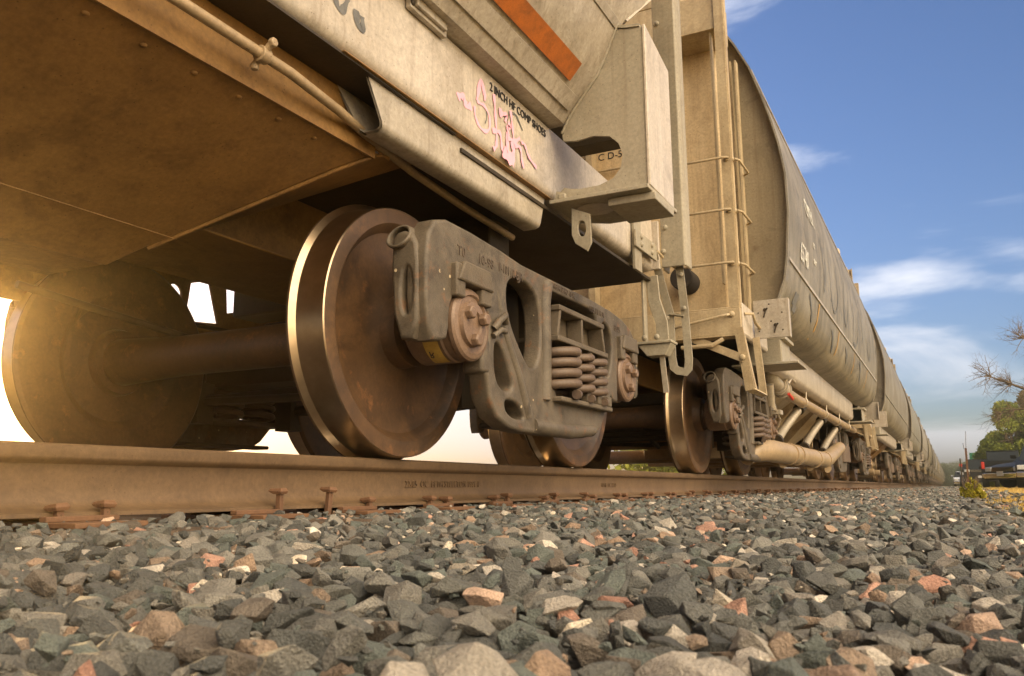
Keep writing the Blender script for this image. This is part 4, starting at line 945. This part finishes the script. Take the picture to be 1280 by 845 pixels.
# air reservoir under the end
mb = MB(); mb.lathe([(-1.02,.001),(-1.0,.08),(-.94,.14),(-.86,.17),(.46,.17),(.54,.14),(.60,.08),(.62,.001)], (0, 8.9, .475), 'X', 40); B2(mb, 'air_reservoir', 'under_paint', autos=50)
# pneumatic discharge piping on the near side
mb = MB(); mb.tube([(1.17,8.35,.83),(1.19,8.6,.80),(1.20,9.0,.785),(1.20,16.0-1.0,.80)], .052, 18); up_ = B2(mb, 'upper_pipe', 'pipe', autos=60)
for y in (9.5, 11.2, 12.6, 13.9):
    mb = MB(); mb.tube([(1.20+.058*math.cos(t), y, .79+.058*math.sin(t)) for t in [R(-200+ 20*i) for i in range(13)]] + [(1.25, y, .90)], .008, 6)
    B2(mb, 'pipe_strap', 'silver', par=up_, autos=60)
mb = MB(); mb.tube([(1.14,7.95,1.0),(1.14,7.97,.93),(1.15,8.05,.88),(1.165,8.25,.845)], [.07,.07,.068,.062], 18); mb.lathe([(0,.10),(.03,.10)], (1.14,7.95,1.0), 'Z', 24); mb.box(1.08,1.24,7.88,8.02,1.03,1.045)
eb = B2(mb, 'pipe_elbow', 'silver', autos=50)
mb = MB(); mb.tube([(1.166,8.27,.842),(1.18,8.45,.817)], .075, 20); mb.tube([(1.17,8.29,.839),(1.172,8.32,.836)], .088, 20); mb.tube([(1.18,8.41,.822),(1.18,8.44,.818)], .088, 20)
mb.tube([(1.25,8.33,.86),(1.27,8.40,.92),(1.28,8.55,.90)], .016, 8); mb.tube([(1.24,8.30,.88),(1.26,8.30,.95)], .012, 8)
B2(mb, 'pipe_coupling', 'silver', par=eb, autos=40)
mb = MB(); mb.tube([(1.24,8.40,.77),(1.25,8.55,.735)], .016, 8); B2(mb, 'red_handle', 'red', par=eb)
mb = MB(); mb.tube([(1.12,8.0,.84),(1.10,8.15,.66),(1.10,8.2,.60)], [.055,.052,.05], 14); mb.tube([(1.16,8.1,.6),(1.17,8.25,.52),(1.13,8.3,.44)], .012, 8); mb.box(1.1,1.2,8.12,8.26,.56,.60); B2(mb, 'drain_valve', 'silver', autos=40)
mb = MB(); mb.tube([(1.02,7.35,.14),(1.06,7.45,.19),(1.13,7.62,.205),(1.16,7.8,.205),(1.17,11.2,.22)], [.07,.085,.098,.1,.095], 20); lp = B2(mb, 'lower_pipe', 'pipe', autos=60)
mb = MB(); mb.tube([(1.17,11.15,.22),(1.17,11.5,.24),(1.17,12.2,.33),(1.17,13.0,.44)], [.105,.10,.09,.085], 18); B2(mb, 'pipe_bend', 'pipe', par=lp, autos=60)
for y in (8.6, 9.0, 10.3):
    mb = MB(); mb.tube([(1.165,y,.21),(1.165,y+.06,.21)], .108, 20); B2(mb, 'pipe_band', 'pipe', par=lp, autos=60)
mb = MB(); mb.tube([(1.17,13.0,.44),(1.17,13.12,.457)], .07, 16); B2(mb, 'red_cap', 'red', par=lp, autos=60)
for y in (8.9, 10.7, 12.3):
    hz = MB(); path = []; rs = []
    for i in range(61):
        t = i/60; path.append((1.17 - .12*t - .05*math.sin(t*3.1), y+.75 - .95*t, .76 - .42*t - .05*math.sin(t*3.1))); rs.append(.042 + .007*math.sin(i*2.1))
    hz.tube(path, rs, 12); hs = B2(hz, 'ribbed_hose', 'silver', autos=70)
    cl = MB(); cl.tube([path[0], path[5]], .062, 14); B2(cl, 'hose_clamp', 'dark_under', par=hs, autos=50)
    cl = MB(); cl.tube([path[-5], path[-1]], .062, 14); B2(cl, 'hose_clamp', 'dark_under', par=hs, autos=50)
    br2 = MB(); br2.tube([(.5,y-.2,.26),(1.0,y-.2,.17),(1.12,y-.3,.13)], .06, 12); B2(br2, 'branch_pipe', 'pipe', autos=60)

# ================================================================== the cars behind
car3, B3 = make_tan_car(17.25, 27.05, 18.22, 26.08, False)
make_truck(18.22-17.25, car3, True, False); make_truck(26.08-17.25, car3, False, False)
ORD = ['third','fourth','fifth','sixth','seventh','eighth','ninth','tenth','eleventh','twelfth','thirteenth','fourteenth','fifteenth','sixteenth','seventeenth','eighteenth']
tints = [tuple(.78*q for q in t_) for t_ in [(.34,.31,.24),(.42,.37,.29),(.36,.30,.19),(.27,.22,.15),(.40,.37,.31),(.34,.27,.17),(.44,.38,.28),(.30,.27,.21)]]
tag(car3, 'covered hopper, third car of the train counted from the camera', 'hopper car', 'covered hopper cars of the train')
mural = leafmat('faded_mural_paint', (.30,.27,.18), (.30,.36,.27)); 
pm = [weathered('faded_body_paint', t, tuple(c*.45 for c in t), rustamt=.12, dirtamt=.8, rough=.5, bump=.08, big=.5) for t in tints]
tab = {}
for c in COL.objects:
    if c.parent: tab.setdefault(c.parent.name, []).append(c)
bodies = {}
for i in range(15):
    c = copy_tree(car3, None, tab, ('ladder_rung', 'cap_bolt', 'spring_nest') if i > 2 else ()); c.location.y = 17.25 + (i+1)*12.1
    tag(c, 'covered hopper, %s car of the train counted from the camera' % ORD[i+1])
    for ch in [o for o in COL.objects if o.parent is c and o.name.startswith('body')]:
        if ch.name.startswith('body_rim'): continue
        k = i % len(pm)
        if k not in bodies:
            me = ch.data.copy(); me.materials.clear(); me.materials.append(pm[k]); bodies[k] = me
        ch.data = bodies[k]

# ------------------------------------------------------------------ ballast stones
def rocks(nproto, npts, bev, seed):
    rs = np.random.default_rng(seed); out = []
    for k in range(nproto):
        p = rs.normal(size=(npts, 3)); p /= np.linalg.norm(p, axis=1)[:, None]; p *= rs.uniform(.78, 1.0, npts)[:, None]
        p *= np.array([1.0, rs.uniform(.62, .95), rs.uniform(.42, .72)])
        bm = bmesh.new(); [bm.verts.new(q) for q in p]
        r = bmesh.ops.convex_hull(bm, input=bm.verts); bmesh.ops.delete(bm, geom=[g_ for g_ in r['geom_interior'] if isinstance(g_, bmesh.types.BMVert)], context='VERTS')
        bmesh.ops.dissolve_limit(bm, angle_limit=R(14), verts=bm.verts, edges=bm.edges)
        if bev: bmesh.ops.bevel(bm, geom=list(bm.edges), offset=bev, segments=1, affect='EDGES', profile=.5)
        bmesh.ops.triangulate(bm, faces=bm.faces)
        if bev > .02:
            bmesh.ops.subdivide_edges(bm, edges=[e for e in bm.edges if e.calc_length() > .35], cuts=1); bmesh.ops.triangulate(bm, faces=bm.faces)
            for v in bm.verts: v.co *= 1 + .035*mnoise.noise(v.co*3.1 + Vector((k, 0, 0)))
        bm.verts.index_update(); bm.verts.ensure_lookup_table()
        v = np.array([x.co[:] for x in bm.verts]); f = np.array([[y.index for y in q.verts] for q in bm.faces]); bm.free(); out.append((v, f))
    return out
PAL = np.array([1.22, 1.19, 1.14]) * np.array([(.085,.085,.078),(.115,.115,.103),(.07,.072,.068),(.14,.135,.12),(.10,.112,.10),(.16,.15,.13),(.125,.105,.085),
                (.20,.15,.11),(.36,.21,.155),(.30,.165,.12),(.44,.31,.23),(.55,.48,.38),(.38,.34,.29),(.24,.17,.12),(.60,.54,.46)])
PW = np.array([18,17,14,13,14,10,5,3,1.0,.7,1.0,1.2,4.2,1.6,1.0]); PW = PW/PW.sum()
def scatter(protos, pts, size, rs):
    VV, FF, CC = [], [], []; o = 0
    n_ = len(pts); sz = rs.uniform(size[0]*.72, size[1]*.9, n_) * np.where(rs.random(n_) < .08, 1.32, 1.0)
    for i in range(n_):
        v, f = protos[rs.integers(len(protos))]
        a, t1_, t2_ = rs.uniform(0, 2*np.pi), rs.normal()*.35, rs.normal()*.35
        ca, sa = np.cos(a), np.sin(a); Rz = np.array([[ca,-sa,0],[sa,ca,0],[0,0,1]])
        c1, s1 = np.cos(t1_), np.sin(t1_); Rx = np.array([[1,0,0],[0,c1,-s1],[0,s1,c1]])
        c2, s2 = np.cos(t2_), np.sin(t2_); Ry = np.array([[c2,0,s2],[0,1,0],[-s2,0,c2]])
        w = (v*sz[i]) @ (Rz@Rx@Ry).T + pts[i]
        VV.append(w); FF.append(f+o); o += len(v)
        c = PAL[rs.choice(len(PAL), p=PW)] * rs.uniform(.8, 1.2)
        if c.mean() > .42 and sz[i] > .027: c = c * .45
        CC.append(np.broadcast_to(np.append(c, 1), (len(v), 4)))
    return np.concatenate(VV), np.concatenate(FF), np.concatenate(CC)
def grid_pts(x0, x1, y0, y1, step, rs, dz=(.0, .02), keep=None):
    gx, gy = np.meshgrid(np.arange(x0, x1, step), np.arange(y0, y1, step)); p = np.stack([gx.ravel(), gy.ravel()], -1)
    p = p + rs.uniform(-.5, .5, p.shape)*step
    if keep is not None: p = p[keep(p[:, 0], p[:, 1])]
    z = np.array([ground_z(a, b_) for a, b_ in p]) + rs.uniform(dz[0], dz[1], len(p))
    return np.column_stack([p, z])
def lim(x, y): return (x > .90) & ((x < 2.72 + .10*np.sin(y*1.7) + .06*np.sin(y*4.1)) | (y < 3.2) | (RNG.random(len(x)) < .13))
rs = np.random.default_rng(3); parts = []
hi, md_, lo = rocks(44, 15, .022, 1), rocks(30, 13, .0, 2), rocks(24, 11, 0, 4)
def near_keep(x, y): return (x > .885 + .03*np.sin(y*9)) & (np.hypot(x-2.546, y) > .16) & ((x-2.546) < .25 + y*.5) & (x > 2.546 - (y+.25)*2.3)
parts.append(scatter(hi, grid_pts(.86, 3.3, .25, 3.0, .027, rs, (-.030, -.006), near_keep), (.018, .036), rs))
parts.append(scatter(lo, grid_pts(.84, 3.3, .25, 3.0, .020, rs, (-.012, .004), lambda x, y: near_keep(x, y) & (rs.random(len(x)) < .25)), (.004, .011), rs))
parts.append(scatter(md_, grid_pts(.845, .93, .25, 12, .030, rs, (-.012, .012)), (.012, .026), rs))
parts.append(scatter(hi, grid_pts(.86, 3.3, .25, 3.0, .046, rs, (-.014, .006), lambda x, y: near_keep(x, y) & (rs.random(len(x)) < .5)), (.016, .036), rs))
parts.append(scatter(md_, grid_pts(.88, 3.4, 3.0, 8, .038, rs, (-.030, .0), lim), (.022, .042), rs))
parts.append(scatter(lo, grid_pts(.88, 3.3, 8, 26, .062, rs, (-.03, .0), lim), (.028, .055), rs))
parts.append(scatter(lo, grid_pts(.88, 3.1, 26, 70, .16, rs, (-.03, .0), lim), (.045, .08), rs))
parts.append(scatter(lo, grid_pts(-.64, .64, -.5, 14, .075, rs, (-.045, -.02)), (.026, .045), rs))
parts.append(scatter(lo, grid_pts(-2.6, -.90, -.5, 14, .10, rs, (-.035, -.01)), (.032, .055), rs))
parts.append(scatter(lo, grid_pts(2.75, 4.3, .4, 4, .075, rs, (-.04, -.01), lambda x, y: rs.random(len(x)) < .6), (.022, .04), rs))
V, Fc, Cc = [], [], []; o = 0
for v, f, c in parts: V.append(v); Fc.append(f+o); Cc.append(c); o += len(v)
V, Fc, Cc = np.concatenate(V), np.concatenate(Fc), np.concatenate(Cc)
me = bpy.data.meshes.new('ballast_gravel'); me.vertices.add(len(V)); me.vertices.foreach_set('co', V.astype(np.float32).ravel())
me.loops.add(len(Fc)*3); me.loops.foreach_set('vertex_index', Fc.astype(np.int32).ravel())
me.polygons.add(len(Fc)); me.polygons.foreach_set('loop_start', np.arange(0, len(Fc)*3, 3, dtype=np.int32)); me.update(calc_edges=True); me.polygons.foreach_set('use_smooth', np.zeros(len(Fc), dtype=bool))
at = me.color_attributes.new('stone', 'FLOAT_COLOR', 'POINT'); at.data.foreach_set('color', Cc.astype(np.float32).ravel())
m, n, l, b = newmat('crushed_stone')
vc = N(n, 'ShaderNodeVertexColor', layer_name='stone'); tc = N(n, 'ShaderNodeTexCoord')
t1_ = N(n, 'ShaderNodeTexNoise', i_Scale=48.0, i_Detail=10.0, i_Roughness=0.75); l.new(tc.outputs['Object'], t1_.inputs['Vector'])
t2_ = N(n, 'ShaderNodeTexNoise', i_Scale=420.0, i_Detail=3.0, i_Roughness=0.6); l.new(tc.outputs['Object'], t2_.inputs['Vector'])
ad = N(n, 'ShaderNodeMath', operation='ADD'); l.new(t1_.outputs['Fac'], ad.inputs[0]); l.new(t2_.outputs['Fac'], ad.inputs[1])
rg_ = N(n, 'ShaderNodeMapRange'); rg_.inputs['From Min'].default_value = .6; rg_.inputs['From Max'].default_value = 1.4; rg_.inputs['To Min'].default_value = .45; rg_.inputs['To Max'].default_value = 1.7; l.new(ad.outputs[0], rg_.inputs['Value'])
mu = N(n, 'ShaderNodeMixRGB', blend_type='MULTIPLY'); mu.inputs[0].default_value = 1; l.new(vc.outputs['Color'], mu.inputs[1]); l.new(rg_.outputs[0], mu.inputs[2])
l.new(mu.outputs[0], b.inputs['Base Color']); b.inputs['Roughness'].default_value = .72; b.inputs['Specular IOR Level'].default_value = .35
bp = N(n, 'ShaderNodeBump', i_Strength=.8, i_Distance=.009); l.new(ad.outputs[0], bp.inputs['Height']); l.new(bp.outputs[0], b.inputs['Normal'])
me.materials.append(m); bo = bpy.data.objects.new('ballast_gravel', me); COL.objects.link(bo)
tag(bo, 'bed of crushed grey, brown and pinkish ballast stones beside and between the rails', 'gravel', kind='stuff')

# ------------------------------------------------------------------ plants
def blades(name, pts, hmin, hmax, w, mat, rs, lean=.5):
    vs_, fs_3 = [], []
    for p in pts:
        kk = min(1, .35 + .65*(p[1]-2)/14) if name == 'dry_grass' else 1; h = rs.uniform(hmin, hmax)*kk; a = rs.uniform(0, 2*np.pi); dx, dy = np.cos(a)*w/2*kk, np.sin(a)*w/2*kk; lx, ly = rs.normal()*lean*h, rs.normal()*lean*h
        o = len(vs_); vs_ += [(p[0]-dx, p[1]-dy, p[2]), (p[0]+dx, p[1]+dy, p[2]), (p[0]+lx*.4+dx*.7, p[1]+ly*.4+dy*.7, p[2]+h*.6), (p[0]+lx*.4-dx*.7, p[1]+ly*.4-dy*.7, p[2]+h*.6), (p[0]+lx, p[1]+ly, p[2]+h)]
        fs_3 += [(o, o+1, o+2, o+3), (o+3, o+2, o+4)]
    me = bpy.data.meshes.new(name); me.from_pydata(vs_, [], fs_3); me.materials.append(M[mat]); ob = bpy.data.objects.new(name, me); COL.objects.link(ob); return ob
rs = np.random.default_rng(8)
gp = []
for x0, x1, y0, y1, n_ in ((2.62, 4.5, 3.0, 12, 22000), (2.65, 7, 12, 30, 14000), (3.0, 9, 30, 60, 5000)):
    x = rs.uniform(x0, x1, n_); y = rs.uniform(y0, y1, n_)
    k = (np.sin(x*3.1+y*.7)+np.sin(y*1.3-x*2.0) + rs.normal(size=n_)*.8 > -.3) & (x > 2.70 + .12*np.sin(y*1.7))
    gp += [(a, b_, ground_z(a, b_)-.045) for a, b_ in zip(x[k], y[k])]
for _ in range(26):   # sparse tufts among the stones
    cx, cy = rs.uniform(2.7, 3.2), rs.uniform(1.8, 8)
    for _ in range(26): gp.append((cx+rs.normal()*.03, cy+rs.normal()*.04, -.23))
tag(blades('dry_grass', gp, .015, .06, .006, 'dry', rs, .7), 'low dry yellow grass growing beyond the gravel on the right', 'grass', kind='stuff')
def leaves(name, blobs, nleaf, size, mat, parent, rs, flat=1.0):
    vs_ = np.zeros((nleaf*4, 3)); tot = sum(b_[3]**2 for b_ in blobs); i = 0
    rows = []
    for (cx, cy, cz_, r_) in blobs:
        k = int(nleaf * r_**2/tot); d_ = rs.normal(size=(k, 3)); d_ /= np.linalg.norm(d_, axis=1)[:, None]
        rad = r_ * rs.uniform(.55, 1.08, k)**.6; rows.append(np.array([cx, cy, cz_]) + d_*rad[:, None]*np.array([1, 1, flat]))
    C_ = np.concatenate(rows); k = len(C_)
    u = rs.normal(size=(k, 3)); u /= np.linalg.norm(u, axis=1)[:, None]; w = rs.normal(size=(k, 3)); w -= (w*u).sum(1)[:, None]*u; w /= np.linalg.norm(w, axis=1)[:, None]
    s_ = size * rs.uniform(.6, 1.3, k)[:, None]
    vs_ = np.stack([C_-u*s_, C_-w*s_*.5, C_+u*s_, C_+w*s_*.5], 1).reshape(-1, 3)
    me = bpy.data.meshes.new(name); me.vertices.add(len(vs_)); me.vertices.foreach_set('co', vs_.astype(np.float32).ravel())
    me.loops.add(k*4); me.loops.foreach_set('vertex_index', np.arange(k*4, dtype=np.int32)); me.polygons.add(k); me.polygons.foreach_set('loop_start', np.arange(0, k*4, 4, dtype=np.int32)); me.update(calc_edges=True)
    me.materials.append(M[mat]); ob = bpy.data.objects.new(name, me); COL.objects.link(ob); ob.parent = parent; return ob
def branch(mb, p, d_, L, r_, depth, rs, spread=.55, seg=6):
    pts = [Vector(p)]; dd = Vector(d_).normalized(); k = 5; rr = [r_]
    for i in range(k):
        dd = (dd + Vector(rs.normal(size=3))*.16).normalized(); pts.append(pts[-1]+dd*L/k); rr.append(r_*(1-.62*(i+1)/k))
    mb.tube(pts, rr, seg if depth > 1 else 4)
    if depth <= 0: return
    for i in range(3 if depth > 1 else 4):
        j = rs.integers(1, k+1); nd = (dd + Vector(rs.normal(size=3))*spread).normalized()
        branch(mb, pts[j], nd, L*rs.uniform(.45, .72), rr[j]*.62, depth-1, rs, spread, seg)
def tree(x, y, h, cr, label, mat, rs, nleaf=9000, size=.16, group='leafy trees behind the parked cars', cat='tree'):
    t = empty('leafy_tree', (x, y, -.2)); tag(t, label, cat, group)
    mb = MB(); mb.tube([(0,0,0),(.1,0,h*.25),(.05,.1,h*.55),(0,0,h*.85)], [h*.035,h*.028,h*.018,h*.006], 9)
    for k in range(7): 
        a = rs.uniform(0, 6.28); branch(mb, (0,0,h*rs.uniform(.2,.55)), (math.cos(a), math.sin(a), .8), h*.34, h*.012, 1, rs)
    mb.build('trunk', 'bark', t, autos=60)
    bl = []
    for k in range(44):
        a = rs.uniform(0, 6.28); q = rs.uniform(0, 1); zz = h*(.08+.88*q); rr = cr*math.sqrt(max(.05, 1-(2*q-.85)**2))*rs.uniform(.3, .9)
        bl.append((rr*math.cos(a), rr*math.sin(a), zz, cr*rs.uniform(.22, .42)))
    leaves('crown', bl, nleaf, size, mat, t, rs, .8); return t
rs = np.random.default_rng(21)
tree(6.2, 62, 5.2, 1.75, 'bright green rounded tree, tallest in front behind the black pickup', 'leaf', rs, 16000, .11)
tree(5.5, 68, 3.6, 1.4, 'low yellow-green tree at the left end of the leafy clump', 'leaf', rs, 12000, .11)
tree(7.5, 63, 6.0, 2.0, 'brownish olive tree standing right of the bright green one', 'leaf_olive', rs, 15000, .11)
tree(8.2, 55, 3.2, 1.3, 'small green tree low at the right edge of the picture', 'leaf', rs, 10000, .11)
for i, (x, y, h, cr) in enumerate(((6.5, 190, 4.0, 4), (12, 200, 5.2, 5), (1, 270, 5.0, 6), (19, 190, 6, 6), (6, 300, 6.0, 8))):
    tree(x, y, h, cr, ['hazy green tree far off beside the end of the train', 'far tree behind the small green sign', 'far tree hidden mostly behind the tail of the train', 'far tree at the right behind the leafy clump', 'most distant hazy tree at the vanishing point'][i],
         'leaf_far_hazed', rs, 14000, .22, group='far hazy trees on the horizon')
for i in range(9):
    x, y = -9 - i*2.2, 38 + i*9
    tree(x, y, 2.6+.5*(i % 3), 2.6, 'low green shrub seen under the train, number %s from the near end' % ['one','two','three','four','five','six','seven','eight','nine'][i], 'leaf', rs, 2600, .2, group='green shrubs beyond the far rail', cat='shrub')
# the bare tree reaching in from the right
rs = np.random.default_rng(5)
bt = empty('bare_tree', (8.2, 33, -.2)); tag(bt, 'leafless brown tree reaching its twigs in from the right edge', 'tree')
mb = MB(); mb.tube([(0,0,0),(-.1,0,1.5),(-.4,0,2.9),(-.7,0,4.0)], [.24,.2,.15,.1], 10); mb.build('trunk', 'bark', bt, autos=60)
mb = MB()
def limb(pts, r0, r1, n=9):
    P_ = [Vector(p) for p in pts]; mb.tube(P_, [r0+(r1-r0)*i/(len(P_)-1) for i in range(len(P_))], 7)
    for i in range(n*len(P_)//2):
        j = rs.integers(1, len(P_)); d_ = (P_[j]-P_[j-1]).normalized() + Vector((rs.normal()*.5, rs.normal()*.6, rs.normal()*.6))
        branch(mb, P_[j], d_, rs.uniform(.35, .8), .014, 2, rs, .6, 5)
limb([(-.4,0,2.9),(-1.3,-.1,2.75),(-2.2,0,2.85),(-2.9,0,3.15),(-3.5,0,3.45),(-4.1,0,3.75)], .11, .02, 24)
limb([(-2.2,0,2.85),(-2.8,0,2.65),(-3.5,0,2.6),(-3.9,0,2.5)], .05, .012, 15)
limb([(-.7,0,4.0),(-1.6,0,4.2),(-2.3,0,4.5),(-3.0,0,5.0)], .09, .02, 20)
mb.build('branches', 'bark', bt, autos=60)
# yellow-flowering bush on the gravel edge
rs = np.random.default_rng(9)
bu = empty('roadside_bush', (2.715, 9.0, -.215)); bu.scale = (.66, .66, .72); tag(bu, 'small green bush with yellow flowers at the edge of the gravel', 'bush')
leaves('foliage', [(0,0,.05,.08),(.08,0,.07,.06),(-.09,0,.04,.06),(.02,.1,.12,.05),(.13,0,.03,.05),(-.04,-.05,.15,.035),(.04,-.03,.19,.03),(-.12,0,.10,.03),(.10,.02,.14,.03),(.0,0,.24,.02)], 3000, .015, 'bushleaf', bu, rs)
mb = MB()
for k in range(22): a = rs.uniform(0, 6.28); mb.tube([(0,0,0), (math.cos(a)*.12, math.sin(a)*.12, .18+rs.uniform(0,.14))], .0025, 4)
mb.build('stems', 'bark', bu)
# ------------------------------------------------------------------ signs and posts by the car park
mb = MB(); mb.tube([(2.86,19,-.2),(2.875,19,.62)], 0, rect=(.075,.035,(0,1,0))); po_ = mb.build('marker_post', 'orange_rust'); tag(po_, 'rusty brown square post standing at the gravel edge left of the bush', 'post')
mb = MB(); mb.tube([(2.88,19,.6),(2.90,19,.95)], .005, 5); mb.tube([(2.845,19,.6),(2.835,19,.72)], .005, 5); mb.build('wire', 'bark', po_)
sg = empty('red_reflector_post', (3.05, 45, -.2)); tag(sg, 'thin dark post with a small red marker beyond the rusty post', 'marker')
mb = MB(); mb.tube([(0,0,0),(0,0,1.35)], .03, 8); mb.build('pole', 'dark_under', sg); mb = MB(); mb.box(-.06,.06,-.02,.0,.98,1.10); mb.build('red_marker', 'red', sg)
sg = empty('green_road_sign', (4.6, 75, -.2)); tag(sg, 'small green sign on a pole above the parked cars', 'sign')
mb = MB(); mb.tube([(0,0,0),(0,0,2.5)], .04, 8); mb.build('pole', 'silver', sg); mb = MB(); mb.box(-.55,.55,-.06,-.04,2.0,2.6); mb.build('panel', 'green_sign', sg)

# ------------------------------------------------------------------ parked cars
def parked_car(loc, rz, paint, L=4.6, W=1.8, H=1.45, kind='sedan', front=True, label='', plate=True):
    """origin at the middle of the end that faces -Y (towards the camera)"""
    c = empty('parked_car', loc); c.rotation_euler = (0, 0, rz); tag(c, label, 'car', 'cars parked by the track')
    hw = W/2
    if kind == 'sedan':
        low = [(0,.28),(0,.62),(.06,.74),(.5,.84),(1.15,.92),(L-.9,.96),(L-.1,.88),(L,.70),(L,.28)]; g_ = [(1.05,.91),(1.75,H-.03),(2.3,H),(3.2,H-.04),(3.9,.95)]
    elif kind == 'suv':
        low = [(0,.35),(0,.80),(.03,1.05),(.2,1.08),(L-1.1,1.08),(L-.2,1.0),(L,.75),(L,.35)]; g_ = [(.12,1.07),(.35,H-.05),(.7,H),(2.6,H-.02),(3.4,1.07)]
    else:
        low = [(0,.5),(0,1.28),(.02,1.32),(L-1.2,1.34),(L-.2,1.22),(L,.9),(L,.45)]; g_ = [(1.75,1.32),(1.9,H-.06),(2.2,H),(3.2,H-.03),(3.9,1.32)]
    secs = [(-hw,.93,0),(-hw*.97,1,0),(hw*.97,1,0),(hw,.93,0)]
    b_ = MB(); n_ = len(low)
    for (x, k, _) in secs:
        for (y, z) in low: b_.v.append((x, L/2+(y-L/2)*(k*.02+.98) if abs(x) == hw else y, z if z < .7 else z*(1 if abs(x) < hw else .97)))
    for j in range(3):
        for i in range(n_): a0, a1 = j*n_+i, j*n_+(i+1) % n_; b_.f.append((a0, a1, a1+n_, a0+n_)); b_.mi.append(0)
    b_.f += [tuple(range(n_)), tuple(range(3*n_, 4*n_))]; b_.mi += [0, 0]
    body = b_.build('body', paint, c, bevel=.035, seg=3)
    gh = MB(); m_ = len(g_)
    for x, k in ((-1, 0), (1, 0)):
        for i, (y, z) in enumerate(g_): tw = hw*(.93 if z < 1.15 else .74); gh.v.append((x*tw, y, z))
    for i in range(m_-1): gh.f.append((i, i+1, m_+i+1, m_+i)); gh.mi.append(1 if i in (0, m_-2) else 0)
    gh.f += [tuple(range(m_)), tuple(range(m_, 2*m_))]; gh.mi += [1, 1]
    gh.build('cabin', [paint, 'glass'], c, bevel=.02)
    rf = MB(); rf.box(-hw*.72, hw*.72, g_[1][0]+.05, g_[3][0]-.02, H-.04, H+.012); rf.build('roof', paint, c, bevel=.02)
    for y in (.85, L-.95):
        for s in (-1, 1):
            w = MB(); w.lathe([(-.0,.12),(-.0,.24),(-.02,.31),(.02,.335),(.18,.335),(.22,.31),(.215,.24),(.19,.23),(.19,.01)], (s*(hw-.20), y, .335), 'X', 28, mis=[0,0,0,0,0,0,1,1], sx=s); w.build('wheel', ['tyre', 'chrome'], c, autos=40)
    bm_ = MB(); bm_.box(-hw*.98, hw*.98, -.09, .06, .34 if kind != 'pickup' else .48, .52 if kind != 'pickup' else .68); bm_.build('bumper', 'chrome' if kind != 'suv' else paint, c, bevel=.03, seg=3)
    zl = .60 if kind == 'sedan' else .95
    for s in (-1, 1):
        lt = MB()
        if front: lt.box(*sorted((s*hw*.62, s*hw*.95)), -.02, .06, zl-.02, zl+.13); lt.build('headlight', 'lens', c, bevel=.02)
        else: lt.box(*sorted((s*hw*.84, s*hw*.985)), -.025, .06, zl-.05, zl+.30); lt.build('tail_light', 'red', c, bevel=.02)
        mr = MB(); mr.box(*sorted((s*(hw+.01), s*(hw+.18))), g_[0][0]+.55 if front else g_[-1][0]-.5, g_[0][0]+.63 if front else g_[-1][0]-.42, .98, 1.10); mr.build('wing_mirror', paint, c, bevel=.02)
    if front:
        gr2 = MB()
        for k in range(4): gr2.box(-hw*.58, hw*.58, -.012, .03, zl-.02+k*.035, zl-.002+k*.035)
        gr2.build('grille', 'chrome', c)
    else:
        hn = MB(); hn.box(-.14, .14, -.02, .01, zl+.16, zl+.22); hn.build('tailgate_handle', 'dark_under', c)
        em = MB(); em.lathe([(0,.001),(0,.06),(.02,.05),(.02,.001)], (0,-.004,zl+.05), 'Y', 20, sx=-1); em.build('emblem', 'amber', c)
    if plate:
        pl = MB(); pl.box(-.16, .16, -.105, -.092, .42 if kind == 'sedan' else .56, .58 if kind == 'sedan' else .70); pl.build('number_plate', 'plate', c)
    return c
blackp, greyp, darkb, silv, whitep = carpaint('black_car_paint', (.010,.010,.010)), carpaint('dark_grey_car_paint', (.035,.034,.032)), carpaint('navy_car_paint', (.02,.03,.06)), carpaint('silver_car_paint', (.30,.30,.30)), carpaint('white_car_paint', (.6,.62,.66))
GZ = -.20
parked_car((5.35, 31.5, GZ), R(-6), blackp, kind='sedan', W=1.85, label='black sedan cut off by the right edge, plate facing the camera')
parked_car((4.2, 34.5, GZ), R(-55), greyp, kind='sedan', label='dark grey sedan turned towards the gravel with a chrome bumper glinting gold')
parked_car((4.95, 48.5, GZ), R(-3), blackp, kind='pickup', L=5.4, W=1.95, H=1.85, front=False, label='black pickup seen from behind with red tail lights')
parked_car((7.0, 47.0, GZ), R(-3), silv, kind='suv', L=4.7, W=1.9, H=1.85, front=False, label='silver sport utility vehicle behind the black sedan at the right edge')
parked_car((4.25, 60.0, GZ), R(-3), greyp, kind='suv', L=4.6, W=1.85, H=1.7, label='dark grey vehicle left of the black pickup')
parked_car((4.15, 74.0, GZ), R(-2), darkb, kind='suv', L=4.6, W=1.85, H=1.7, label='dark vehicle behind the rusty post')
parked_car((3.75, 92.0, GZ), R(0), whitep, kind='sedan', label='small pale car farthest away beside the end of the train')

# ------------------------------------------------------------------ haze, thickened and tinted gold to stand in for sun glare
HZ = MB(); HZ.box(-905, 905, -305, 1505, -1.6, 9.5)
m, n, l, b = newmat('haze_volume'); n.remove(b)
pv = N(n, 'ShaderNodeVolumePrincipled'); pv.inputs['Density'].default_value = 0.0046; pv.inputs['Color'].default_value = (1.0, .78, .42, 1); pv.inputs['Anisotropy'].default_value = 0.88
l.new(pv.outputs[0], n['Material Output'].inputs['Volume'])
tag(HZ.build('haze', m), kind='stuff')
scene.cycles.volume_bounces = 0
